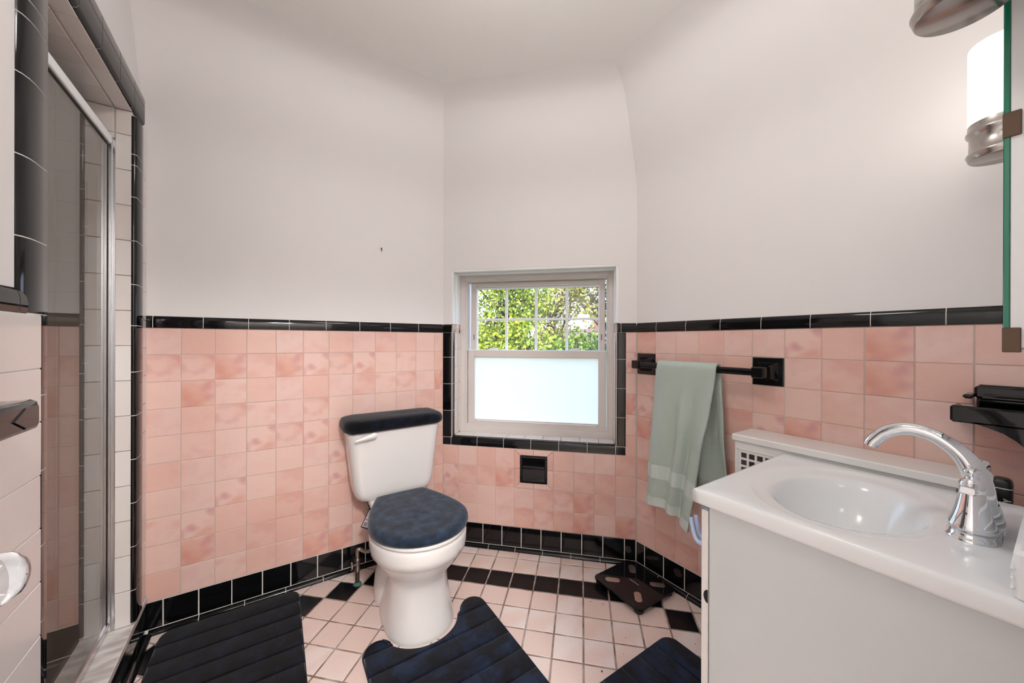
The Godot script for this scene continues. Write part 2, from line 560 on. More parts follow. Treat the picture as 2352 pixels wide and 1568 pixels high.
func make_materials() -> void:
	mat("plaster", c8(229, 225, 224), 0.6)
	var pl: StandardMaterial3D = MT.plaster
	pl.heightmap_enabled = true
	pl.heightmap_texture = noise_tex(0.012, 5, 512)
	pl.heightmap_scale = 0.06
	pl.uv1_triplanar = true; pl.uv1_world_triplanar = true
	pl.uv1_scale = Vector3.ONE * 1.6
	mat("ceiling_paint", c8(236, 234, 231), 0.7)
	mat("grout", c8(196, 180, 170), 0.9)
	mat("joint_white", c8(226, 220, 214), 0.85)
	mat("grout_light", c8(222, 214, 208), 0.85)
	mat("grout_floor", c8(176, 158, 146), 0.95)
	var gt := noise_tex(0.03, 9, 256)
	var gr := Gradient.new()
	gr.set_color(0, c8(112, 86, 72)); gr.set_color(1, c8(196, 190, 186))
	gt.color_ramp = gr
	MT.grout_floor.albedo_color = Color.WHITE
	MT.grout_floor.albedo_texture = gt
	MT.grout_floor.uv1_triplanar = true; MT.grout_floor.uv1_world_triplanar = true
	MT.grout_floor.uv1_scale = Vector3.ONE * 1.3
	mat("black_tile", c8(12, 12, 14), 0.06, 0.0, 0.46)
	mat("black_floor", c8(16, 17, 20), 0.25, 0.0, 0.35)
	var grounds := [c8(231, 196, 184), c8(230, 192, 180), c8(229, 188, 175), c8(227, 184, 170), c8(230, 195, 185)]
	for k in 16:
		var g: Color = grounds[k % 5]
		var am: float = [0.1, 0.22, 0.38, 0.6, 0.16, 0.95, 0.28, 0.14][k % 8]
		var m := mat("pink%d" % k, Color.WHITE, 0.16)
		m.albedo_texture = glaze(31 + k * 13, g, c8(216, 154, 138), c8(210, 154, 154), am)
		pinks.append(m)
	for k in 10:
		var g: Color = [c8(234, 216, 209), c8(230, 206, 197), c8(236, 222, 217)][k % 3]
		var m := mat("floor_pink%d" % k, Color.WHITE, 0.3)
		m.albedo_texture = glaze(531 + k * 17, g, c8(226, 186, 170), c8(228, 198, 192), [0.25, 0.5, 0.35, 0.7, 0.2][k % 5])
		floors.append(m)
	for k in 3:
		var m := mat("white_tile%d" % k, [c8(224, 217, 212), c8(226, 220, 216), c8(222, 213, 208)][k], 0.15)
		whites.append(m)
	mat("porcelain", c8(233, 229, 227), 0.09, 0.0, 0.55)
	mat("gloss_white", c8(232, 230, 227), 0.2)
	mat("marble_top", c8(236, 238, 239), 0.13)
	mat("cabinet", c8(208, 212, 213), 0.4)
	mat("wood_white", c8(236, 236, 236), 0.35)
	mat("vinyl", c8(214, 205, 201), 0.4)
	mat("bead_white", c8(240, 242, 244), 0.35)
	mat("chrome", c8(228, 230, 233), 0.05, 1.0)
	mat("nickel", c8(176, 170, 166), 0.24, 1.0)
	mat("worn_nickel", c8(150, 140, 132), 0.35, 1.0)
	mat("aluminium", c8(206, 206, 208), 0.22, 1.0)
	mat("dark_gap", c8(20, 18, 20), 0.8)
	mat("rubber", c8(16, 16, 18), 0.6)
	mat("clear_pane", Color(0.97, 0.98, 0.98, 0.04), 0.0)
	MT.clear_pane.transparency = BaseMaterial3D.TRANSPARENCY_ALPHA
	mat("frosted", Color(0.965, 0.925, 0.905), 0.5)
	MT.frosted.backlight_enabled = true
	MT.frosted.backlight = Color(1, 1, 1)
	mat("bronze_glass", Color(0.42, 0.375, 0.34, 0.42), 0.0)
	MT.bronze_glass.transparency = BaseMaterial3D.TRANSPARENCY_ALPHA
	mat("knob_glass", Color(0.95, 0.96, 0.97, 0.03), 0.0)
	MT.knob_glass.refraction_enabled = true
	MT.knob_glass.refraction_scale = 0.05
	MT.knob_glass.transparency = BaseMaterial3D.TRANSPARENCY_ALPHA
	mat("mirror", c8(235, 240, 238), 0.02, 1.0)
	mat("glass_edge", c8(20, 120, 92), 0.15)
	mat("brown_clip", c8(96, 76, 62), 0.45, 0.6)
	# velvety pile: a dark ground with paler brushed clouds and specks of lint
	var im := Image.create(512, 512, false, Image.FORMAT_RGB8)
	var n := FastNoiseLite.new(); n.seed = 3; n.frequency = 0.012; n.fractal_octaves = 4
	for y in 512:
		for x in 512:
			var a := clampf(n.get_noise_2d(x, y) * 1.6 + 0.35, 0.0, 1.0)
			im.set_pixel(x, y, c8(9, 10, 14).lerp(c8(20, 26, 38), a))
	for k in 260:
		var q := Vector2i(rng.randi() % 510, rng.randi() % 510)
		var v := rng.randf_range(0.25, 0.75)
		im.set_pixel(q.x, q.y, Color(v, v, v * 1.04))
		if k % 6 == 0: im.set_pixel(q.x + 1, q.y, Color(v, v, v * 1.04))
	var vel := mat("velvet", Color.WHITE, 0.85, 0.0, 0.2)
	vel.albedo_texture = ImageTexture.create_from_image(im)
	vel.uv1_triplanar = true; vel.uv1_world_triplanar = true
	vel.uv1_scale = Vector3.ONE * 1.9
	vel.rim_enabled = true
	vel.rim = 0.35
	vel.rim_tint = 0.5
	var navy := mat("velvet_navy", Color.WHITE, 0.85, 0.0, 0.2)
	var imn := Image.create(512, 512, false, Image.FORMAT_RGB8)
	n.frequency = 0.009; n.seed = 19
	for y in 512:
		for x in 512:
			var a := clampf(n.get_noise_2d(x, y) * 1.5 + 0.4, 0.0, 1.0)
			imn.set_pixel(x, y, c8(8, 10, 18).lerp(c8(24, 38, 62), a))
	for k in 420:
		var v := rng.randf_range(0.25, 0.8)
		imn.set_pixel(rng.randi() % 510, rng.randi() % 510, Color(v, v, v * 1.04))
	navy.albedo_texture = ImageTexture.create_from_image(imn)
	navy.uv1_triplanar = true; navy.uv1_world_triplanar = true
	navy.uv1_scale = Vector3.ONE * 1.7
	navy.rim_enabled = true
	navy.rim = 0.4
	navy.rim_tint = 0.6
	var velb := mat("velvet_blue", Color.WHITE, 0.8, 0.0, 0.25)
	var im2 := Image.create(256, 256, false, Image.FORMAT_RGB8)
	n.frequency = 0.02; n.seed = 8
	for y in 256:
		for x in 256:
			var a := clampf(n.get_noise_2d(x, y) * 0.8 + 0.5, 0.0, 1.0)
			im2.set_pixel(x, y, c8(20, 26, 38).lerp(c8(50, 68, 88), a))
	velb.albedo_texture = ImageTexture.create_from_image(im2)
	velb.uv1_triplanar = true; velb.uv1_world_triplanar = true
	velb.uv1_scale = Vector3.ONE * 3.0
	velb.rim_enabled = true
	velb.rim = 0.45
	velb.rim_tint = 0.5
	var terry := mat("terry", c8(226, 236, 228), 0.95, 0.0, 0.2)
	var pile := noise_tex(0.22, 43, 512)
	var pg := Gradient.new()
	pg.set_color(0, c8(176, 184, 176)); pg.set_color(1, c8(255, 255, 255))
	pile.color_ramp = pg
	terry.albedo_texture = pile
	terry.heightmap_enabled = true
	terry.heightmap_texture = noise_tex(0.16, 21, 512)
	terry.heightmap_scale = 0.3
	terry.uv1_triplanar = true; terry.uv1_world_triplanar = true
	terry.uv1_scale = Vector3.ONE * 5.0
	terry.rim_enabled = true; terry.rim = 0.5; terry.rim_tint = 0.7
	mat("terry_band", c8(200, 210, 203), 0.8)
	mat("hose", c8(150, 138, 128), 0.35, 0.7)
	mat("verdigris", c8(70, 110, 100), 0.7)
	mat("old_pipe", c8(84, 76, 66), 0.5, 0.6)
	mat("tag_paper", c8(214, 206, 206), 0.6)
	mat("tag_rim", c8(48, 22, 50), 0.5)
	mat("scale_glass", c8(18, 17, 20), 0.03, 0.0, 0.38)
	mat("scale_body", c8(30, 26, 28), 0.4)
	mat("steel_pad", c8(205, 190, 184), 0.3, 1.0)
	mat("blue_plastic", c8(176, 194, 222), 0.35)
	mat("print_white", c8(225, 225, 225), 0.6)
	mat("black_pack", c8(18, 17, 18), 0.35)
	mat("stain", c8(150, 84, 60), 0.8)
	# marble of the shower curb
	var mi := Image.create(256, 256, false, Image.FORMAT_RGB8)
	n.frequency = 0.014; n.seed = 31; n.fractal_octaves = 5
	for y in 256:
		for x in 256:
			var a := clampf(0.5 + n.get_noise_2d(x * 0.7, y * 2.4) * 1.1, 0.0, 1.0)
			mi.set_pixel(x, y, c8(176, 168, 164).lerp(c8(222, 218, 214), a))
	var mm := mat("marble", Color.WHITE, 0.3)
	mm.albedo_texture = ImageTexture.create_from_image(mi)
	mm.uv1_triplanar = true; mm.uv1_world_triplanar = true
	mm.uv1_scale = Vector3.ONE * 2.6

func core(parent: Node3D, lo: Vector3, hi: Vector3, m: Material, called := "core") -> void:
	put(called, boxmesh(lo, hi), m, parent)

func shell() -> void:
	var none := func(_a, _b): return false
	# ceiling and slab
	var ce := solo("ceiling", boxmesh(Vector3(-1.75, 2.41, -2.4), Vector3(1.9, 2.55, 1.9)), MT.ceiling_paint, "white painted plaster ceiling above the leaning walls", "ceiling", Vector3.ZERO, "", "structure")
	ce.name = "ceiling"
	# toilet wall
	var wl := thing("wall_left", "pale plaster wall over pink tiles behind the toilet", "wall", Vector3.ZERO, "", "structure")
	put("plaster", plaster_sheet(0, YT + 0.02, none, range(25).map(func(i): return i / 24.0)), MT.plaster, wl)
	core(wl, Vector3(-1.75, -0.12, ZL - 0.16), Vector3(C1.x + 0.1, YT + 0.03, ZL + 0.0045), MT.grout, "grout")
	core(wl, Vector3(-1.75, YT + 0.03, ZL - 0.16), Vector3(C1.x + 0.1, 2.5, ZL - 0.004), MT.plaster)
	# towel wall
	var wr := thing("wall_right", "pale plaster wall over pink tiles behind the towel bar", "wall", Vector3.ZERO, "", "structure")
	put("plaster", plaster_sheet(2, YT + 0.02, none, range(25).map(func(i): return i / 24.0)), MT.plaster, wr)
	core(wr, Vector3(XR - 0.0045, -0.12, C2.z - 0.06), Vector3(XR + 0.16, YT + 0.03, 1.9), MT.grout, "grout")
	core(wr, Vector3(XR + 0.004, YT + 0.03, C2.z - 0.06), Vector3(XR + 0.16, 2.5, 1.9), MT.plaster)
	# window wall: four blocks round the opening
	var ww := thing("wall_back", "narrow plaster and pink tile wall around the window", "wall", Vector3.ZERO, "", "structure")
	var L := win_len
	var a := 0.052 / L; var b := 0.990 / L
	var holed := func(s, y): return s > a and s < b and y < 1.583
	put("plaster", plaster_sheet(1, 1.24, holed, [0.0, a, 0.2, 0.35, 0.5, 0.65, 0.8, b, 1.0]), MT.plaster, ww)
	for q in [[-0.04, 0.060, -0.12, 2.5], [0.978, L + 0.02, -0.12, 2.5], [0.060, 0.978, -0.12, 0.606], [0.060, 0.978, 1.578, 2.5], [-0.04, 0.060, -0.12, YT + 0.02], [0.978, L + 0.02, -0.12, YT + 0.02]]:
		put("core", boxmesh(Vector3(q[0], q[2], -0.22), Vector3(q[1], q[3], 0.0045 if q[3] < 1.3 else -0.0015)), MT.grout, ww, basis_win)
	# mirror wall with the doorway in which the lens stands
	var wf := thing("wall_front", "white plaster wall with the mirror and the doorway", "wall", Vector3.ZERO, "", "structure")
	core(wf, Vector3(0.46, -0.12, ZF), Vector3(XR + 0.02, 2.5, ZF + 0.13), MT.plaster, "plaster")
	core(wf, Vector3(-0.60, -0.12, ZF), Vector3(-0.37, 2.5, ZF + 0.13), MT.plaster, "plaster")
	core(wf, Vector3(-0.40, 2.04, ZF), Vector3(0.48, 2.5, ZF + 0.13), MT.plaster, "plaster")
	# the landing behind the doorway
	var wh := thing("wall_hall", "white walls of the landing behind the doorway", "wall", Vector3.ZERO, "", "structure")
	core(wh, Vector3(-1.75, -0.12, 1.75), Vector3(XR + 0.16, 2.5, 1.9), MT.plaster, "plaster")
	core(wh, Vector3(-1.75, -0.12, 0.10), Vector3(-1.45, 2.5, 1.8), MT.plaster, "plaster")
	var hf := solo("floor_hall", boxmesh(Vector3(-1.75, -0.12, 0.10), Vector3(XR + 0.1, -0.002, 1.85)), mat("hall_wood", c8(190, 176, 160), 0.4), "brown boards of the landing outside the doorway", "floor", Vector3.ZERO, "", "structure")
	hf.name = "floor_hall"
	var lamp := thing("hall_lamp", "round white ceiling lamp on the landing outside the doorway", "lamp", Vector3(0.05, 2.41, 0.85))
	put("canopy", lathe([Vector2(0, 0), Vector2(0.17, 0), Vector2(0.17, -0.03), Vector2(0, -0.03)]), MT.nickel, lamp)
	var gl := mat("hall_glow", c8(255, 250, 244), 0.4)
	gl.emission_enabled = true; gl.emission = c8(255, 246, 236); gl.emission_energy_multiplier = 2.0
	put("lamp_shade", lathe([Vector2(0.001, -0.031), Vector2(0.15, -0.031), Vector2(0.155, -0.05), Vector2(0.12, -0.09), Vector2(0.06, -0.11), Vector2(0.001, -0.115)]), gl, lamp)
	var hl := OmniLight3D.new()
	hl.name = "hall_light"
	hl.light_color = Color(1.0, 0.992, 0.982)
	hl.light_energy = 5.2
	hl.light_size = 0.12
	hl.omni_range = 12.0
	hl.omni_attenuation = 2.0
	hl.shadow_enabled = true
	lamp.add_child(hl)
	hl.position = Vector3(0, -0.07, 0)
	var bl := thing("ceiling_lamp", "round opal ceiling lamp above the middle of the bathroom", "lamp", Vector3(0.42, 2.41, -0.62))
	put("canopy", lathe([Vector2(0, 0), Vector2(0.19, 0), Vector2(0.19, -0.025), Vector2(0, -0.025)]), MT.nickel, bl)
	put("lamp_shade", lathe([Vector2(0.001, -0.026), Vector2(0.17, -0.026), Vector2(0.172, -0.045), Vector2(0.14, -0.085), Vector2(0.08, -0.108), Vector2(0.001, -0.115)]), gl, bl)
	var cl := OmniLight3D.new()
	cl.name = "ceiling_light"
	cl.light_color = Color(1.0, 0.992, 0.982)
	cl.light_energy = 0.40
	cl.light_size = 0.14
	cl.omni_range = 12.0
	cl.omni_attenuation = 2.0
	cl.shadow_enabled = true
	bl.add_child(cl)
	cl.position = Vector3(0, -0.085, 0)
	# door casing
	var tr := thing("trim_1", "white painted casing of the doorway", "trim", Vector3.ZERO, "", "structure")
	for q in [[0.46, 0.53, 0.0, 2.11], [-0.44, -0.37, 0.0, 2.11], [-0.44, 0.53, 2.04, 2.11]]:
		put("board", boxmesh(Vector3(q[0], q[2], ZF + 0.13), Vector3(q[1], q[3], ZF + 0.148), 0.003), MT.wood_white, tr)

func tiled_walls() -> void:
	var wl: Node3D = get_node("wall_left")
	var wr: Node3D = get_node("wall_right")
	var ww: Node3D = get_node("wall_back")
	# ---- toilet wall
	var fl := Node3D.new(); fl.name = "tiling"; wl.add_child(fl); fl.transform = basis_left
	var x0 := SO.x + 0.001
	var x1 := C1.x - 0.002
	for j in 10:
		course(fl, x0, x1, -3.012 * P, P, func(a, b): wall_tile(fl, a, YT - (j + 1) * P, b, YT - j * P, pick(pinks)))
	course(fl, x0, x1, -0.4136, 0.1547, func(a, b): cap_piece(fl, a, b, YT))
	course(fl, x0, x1, -0.3819, 0.1104, func(a, b): wall_tile(fl, a, 0.0185, b, YT - 10 * P, MT.black_tile, 0.007, 0.0022, "base_tile"))
	course(fl, x0, x1, -0.27, 0.1547, func(a, b): cove_piece(fl, a, b))
	filler(fl, cap_profile(), 0, x1 - x0, along_x(x1) * at(0, YT, 0))
	filler(fl, cove_profile(), 0, x1 - x0, along_x(x1))
	filler(fl, rect_poly(0, 0.017, 0.0072, YT - 10 * P), 0, x1 - x0, along_x(x1))
	# ---- towel wall
	var fr := Node3D.new(); fr.name = "tiling"; wr.add_child(fr); fr.transform = basis_right
	x0 = C2.z + 0.004; x1 = ZF
	for j in 10:
		course(fr, x0, x1, -1.1255, P, func(a, b):
			var mid: float = (a + b) / 2
			if j == 1 and (absf(mid + 0.6328) < 0.03 or absf(mid + 1.18) < 0.03): return
			wall_tile(fr, a, YT - (j + 1) * P, b, YT - j * P, pick(pinks)))
	course(fr, x0, x1, -1.1208, 0.1552, func(a, b): cap_piece(fr, a, b, YT))
	course(fr, x0, x1, -1.1861, 0.1086, func(a, b): wall_tile(fr, a, 0.0185, b, YT - 10 * P, MT.black_tile, 0.007, 0.0022, "base_tile"))
	course(fr, x0, x1, -1.1017, 0.1528, func(a, b): cove_piece(fr, a, b))
	filler(fr, cap_profile(), 0, x1 - x0, along_x(x1) * at(0, YT, 0))
	filler(fr, cove_profile(), 0, x1 - x0, along_x(x1))
	filler(fr, rect_poly(0, 0.017, 0.0072, YT - 10 * P), 0, x1 - x0, along_x(x1))
	# ---- window wall
	var fw := Node3D.new(); fw.name = "tiling"; ww.add_child(fw); fw.transform = basis_win
	x0 = 0.003; x1 = win_len - 0.003
	var top := YT - 6 * P + 0.005
	for j in 4:
		course(fw, x0, x1, 0.92 * P, P, func(a, b):
			var mid: float = (a + b) / 2
			if j < 2 and mid > 0.43 and mid < 0.647: return
			wall_tile(fw, a, YT - (j + 7) * P + 0.004, b, YT - (j + 6) * P + 0.004, pick(pinks)))
	for j in 6:
		wall_tile(fw, 1.0275, YT - (j + 1) * P + 0.002, x1, YT - j * P + 0.002, pick(pinks))
	course(fw, x0, x1, 0.2478, 0.1108, func(a, b): wall_tile(fw, a, 0.0185, b, YT - 10 * P + 0.004, MT.black_tile, 0.007, 0.0022, "base_tile"))
	course(fw, x0, x1, 0.13, 0.1535, func(a, b): cove_piece(fw, a, b))
	filler(fw, cove_profile(), 0, x1 - x0, along_x(x1))
	filler(fw, rect_poly(0, 0.017, 0.0072, YT - 10 * P + 0.003), 0, x1 - x0, along_x(x1))
	# caps beside the window
	cap_piece(fw, 1.003, x1, YT)
	cap_piece(fw, 0.982, 1.003, YT)
	cap_piece(fw, 0.003, 0.056, YT)
	filler(fw, cap_profile(), 0, x1 - 0.983, along_x(x1) * at(0, YT, 0))
	# black upright bullnoses, rounded into the reveal: profile (x, z)
	var up := func(flip: bool) -> PackedVector2Array:
		var q := PackedVector2Array()
		for v in [Vector2(0.003, -0.001), Vector2(0.003, 0.0068), Vector2(0.046, 0.0068), Vector2(0.053, 0.0055), Vector2(0.0585, 0.002), Vector2(0.0615, -0.004), Vector2(0.063, -0.012), Vector2(0.063, -0.026), Vector2(0.050, -0.026), Vector2(0.050, -0.001)]:
			q.append(Vector2(1.0275 - (v.x - 0.003) * 0.86 if flip else v.x, v.y))
		return q
	for side in 2:
		var poly: PackedVector2Array = up.call(side == 1)
		var ys := [0.6155, 0.7690, 0.9235, 1.0785, 1.2215]
		filler(fw, poly, 0, 0.605, upright(1.2215))
		for i in 4:
			# profile (x, z) drawn out upwards
			var xf := Transform3D(Basis(Vector3(1, 0, 0), Vector3(0, 0, 1), Vector3(0, -1, 0)), Vector3(0, ys[i + 1] - 0.001, 0))
			put("bullnose_tile", extruded(poly, 0, ys[i + 1] - ys[i] - 0.002, xf), MT.black_tile, fw)
	# black sill bullnose: profile (z, y)
	var sp := PackedVector2Array([Vector2(-0.001, 0.5715), Vector2(0.0068, 0.5715), Vector2(0.0072, 0.602), Vector2(0.0055, 0.611), Vector2(0.0015, 0.617), Vector2(-0.006, 0.6195), Vector2(-0.026, 0.6195), Vector2(-0.026, 0.610), Vector2(-0.001, 0.606)])
	filler(fw, sp, 0, 1.0, along_x(1.0265))
	var sj := [0.003, 0.0535, 0.2105, 0.366, 0.5213, 0.6763, 0.829, 0.9765, 1.0275]
	for i in 8:
		var l: float = sj[i + 1] - sj[i] - 0.0022
		var xf := Transform3D(Basis(Vector3(0, 0, 1), Vector3(0, 1, 0), Vector3(-1, 0, 0)), Vector3(sj[i] + 0.0011 + l, 0, 0))
		put("sill_bullnose_tile", extruded(sp, 0, l, xf), MT.black_tile, fw)
	# white tiles of the sill and of the jambs
	for i in 9:
		var s0 := 0.063 + i * 0.1035
		var s1 := minf(0.975, s0 + 0.1035)
		put("sill_tile", tile_mesh(snappedf(s1 - s0 - 0.002, 0.0005), 0.092), whites[i % 3], fw, Transform3D(Basis(Vector3(1, 0, 0), Vector3(0, 0, -1), Vector3(0, 1, 0)), Vector3((s0 + s1) / 2, 0.6125, -0.0735)))
	for side in 2:
		for i in 6:
			var y0 := 0.622 + i * 0.1
			var b := Basis(Vector3(0, 0, -1), Vector3(0, 1, 0), Vector3(1, 0, 0)) if side == 0 else Basis(Vector3(0, 0, 1), Vector3(0, 1, 0), Vector3(-1, 0, 0))
			put("jamb_tile", tile_mesh(0.0915, 0.098), whites[i % 3], fw, Transform3D(b, Vector3(0.0585 if side == 0 else 0.9795, y0 + 0.05, -0.0735)))
	# recessed paper holder, framed by mitred pink trim
	var c := Vector2(0.5378, 0.4597)
	var o := 0.1092; var q := 0.0765
	for k in 4:
		for hlf in 2:
			var poly := PackedVector2Array([Vector2(0.001, q), Vector2(q - 0.001, q), Vector2(o - 0.002, o - 0.001), Vector2(0.001, o - 0.001)])
			if hlf == 1:
				poly = PackedVector2Array([Vector2(-0.001, o - 0.001), Vector2(-o + 0.002, o - 0.001), Vector2(-q + 0.001, q), Vector2(-0.001, q)])
			var st := S()
			slab(st, poly, 0.009, 0.003, 2, Rect2(-o, -o, 2 * o, 2 * o))
			put("frame_tile", fin(st), pinks[(k * 2 + hlf) % 5], fw, Transform3D(Basis(Vector3(0, 0, 1), k * PI / 2), Vector3(c.x, c.y, 0)))
	var th := thing("toilet_paper_holder", "black glazed recessed paper holder set in the pink tiles below the window", "paper holder")
	th.transform = basis_win * Transform3D(Basis.IDENTITY, Vector3(c.x, c.y, 0))
	var st := S()
	for e in [[-0.0755, -0.0755, 0.0755, -0.062], [-0.0755, 0.062, 0.0755, 0.0755], [-0.0755, -0.062, -0.062, 0.062], [0.062, -0.062, 0.0755, 0.062]]:
		cbox(st, Vector3(e[0], e[1], -0.0015), Vector3(e[2], e[3], 0.0135), 0.003)
	put("rim", fin(st), MT.black_tile, th)
	# the hollow: a curved back, drawn as a thin shell before the wall's core
	var pts := []
	for k in 13:
		var t := float(k) / 12
		pts.append([lerpf(-0.062, 0.062, t), 0.0048 + 0.005 * absf(2 * t - 1)])
	var rings := []
	for s in [-0.062, 0.062]:
		var r := []
		for v in pts: r.append(Vector3(s, v[0], v[1]))
		rings.append(r)
	st = S()
	st.set_smooth_group(0)
	for k in 12:
		quad(st, rings[0][k], rings[1][k], rings[1][k + 1], rings[0][k + 1], Vector3(0, 0, 1))
	put("hollow", fin(st), MT.black_tile, th)
	st = S()
	tube(st, [Vector3(-0.06, 0.012, 0.0045), Vector3(0.06, 0.012, 0.0045)], [0.010], 12)
	put("roller", fin(st), MT.black_tile, th)

func tiled_floor() -> void:
	var f := thing("floor", "pink and black tiled bathroom floor with pale joints", "floor", Vector3.ZERO, "", "structure")
	core(f, Vector3(-0.62, -0.12, -2.2), Vector3(1.75, -0.0013, 0.11), MT.grout_floor, "grout")
	var room := PackedVector2Array([Vector2(SO.x + 0.004, ZL + 0.022), Vector2(C1.x - 0.01, ZL + 0.022), Vector2(XR - 0.022, C2.z + 0.01), Vector2(XR - 0.022, ZF + 0.1), Vector2(SO.x + 0.03, ZF + 0.1)])
	var xf := 0.92459; var zf := -1.78110; var q := 0.116021
	var a := deg_to_rad(43.964)
	var e1 := Vector2(cos(a), sin(a)) * q
	var e2 := Vector2(-sin(a), cos(a)) * q
	var g := 0.0035
	var full := PackedVector2Array()
	for v in [Vector2(g, g), Vector2(q - g, g), Vector2(q - g, q - g), Vector2(g, q - g)]: full.append(v)
	for j in range(-2, 19):
		for c in range(-16, 16):
			var o := Vector2(xf, zf) + e1 * c + e2 * j
			var poly := PackedVector2Array()
			for v in full: poly.append(o + e1.normalized() * v.x + e2.normalized() * v.y)
			var cut := Geometry2D.intersect_polygons(poly, room)
			if cut.is_empty(): continue
			var p: PackedVector2Array = cut[0]
			if absf(signed_area(p)) < 0.0008: continue
			var m: Material = pick(floors)
			if (j == 1 and c >= -3 and c <= 7) or (j >= 2 and (c == -j - 2 or c == j + 6)): m = MT.black_floor
			# polygon (x, z) -> local (x, -z), lying down
			var w := PackedVector2Array()
			var mid := o + e1 / 2 + e2 / 2
			for v in p: w.append(Vector2(v.x - mid.x, -(v.y - mid.y)))
			var mesh: ArrayMesh
			if w.size() == 4 and absf(signed_area(p)) > 0.0238:
				if not cache.has("floor_full"):
					var st0 := S()
					slab(st0, w, 0.0035, 0.0012, 1, Rect2(-q * 0.72, -q * 0.72, q * 1.44, q * 1.44))
					cache["floor_full"] = fin(st0)
				mesh = cache["floor_full"]
			else:
				var st := S()
				slab(st, w, 0.0035, 0.0012, 1, Rect2(-q * 0.72, -q * 0.72, q * 1.44, q * 1.44))
				mesh = fin(st)
			put("floor_tile", mesh, m, f, Transform3D(Basis(Vector3(1, 0, 0), Vector3(0, 0, -1), Vector3(0, 1, 0)), Vector3(mid.x, -0.0035 + rng.randf_range(-0.0003, 0.0003), mid.y)))

func ring4(st: SurfaceTool, o: Rect2, i: Rect2, z0: float, z1: float, e := 0.002) -> void:
	cbox(st, Vector3(o.position.x, o.position.y, z0), Vector3(i.position.x, o.end.y, z1), e)
	cbox(st, Vector3(i.end.x, o.position.y, z0), Vector3(o.end.x, o.end.y, z1), e)
	cbox(st, Vector3(i.position.x - e, o.position.y, z0), Vector3(i.end.x + e, i.position.y, z1), e)
	cbox(st, Vector3(i.position.x - e, i.end.y, z0), Vector3(i.end.x + e, o.end.y, z1), e)

func rc(x0: float, y0: float, x1: float, y1: float) -> Rect2:
	return Rect2(x0, y0, x1 - x0, y1 - y0)

func pane(x0: float, y0: float, x1: float, y1: float, z: float) -> ArrayMesh:
	var st := S()
	st.set_smooth_group(-1)
	quad(st, Vector3(x0, y0, z), Vector3(x1, y0, z), Vector3(x1, y1, z), Vector3(x0, y1, z), Vector3(0, 0, 1), Vector2(0, 1), Vector2(1, 1), Vector2(1, 0), Vector2(0, 0))
	return fin(st)

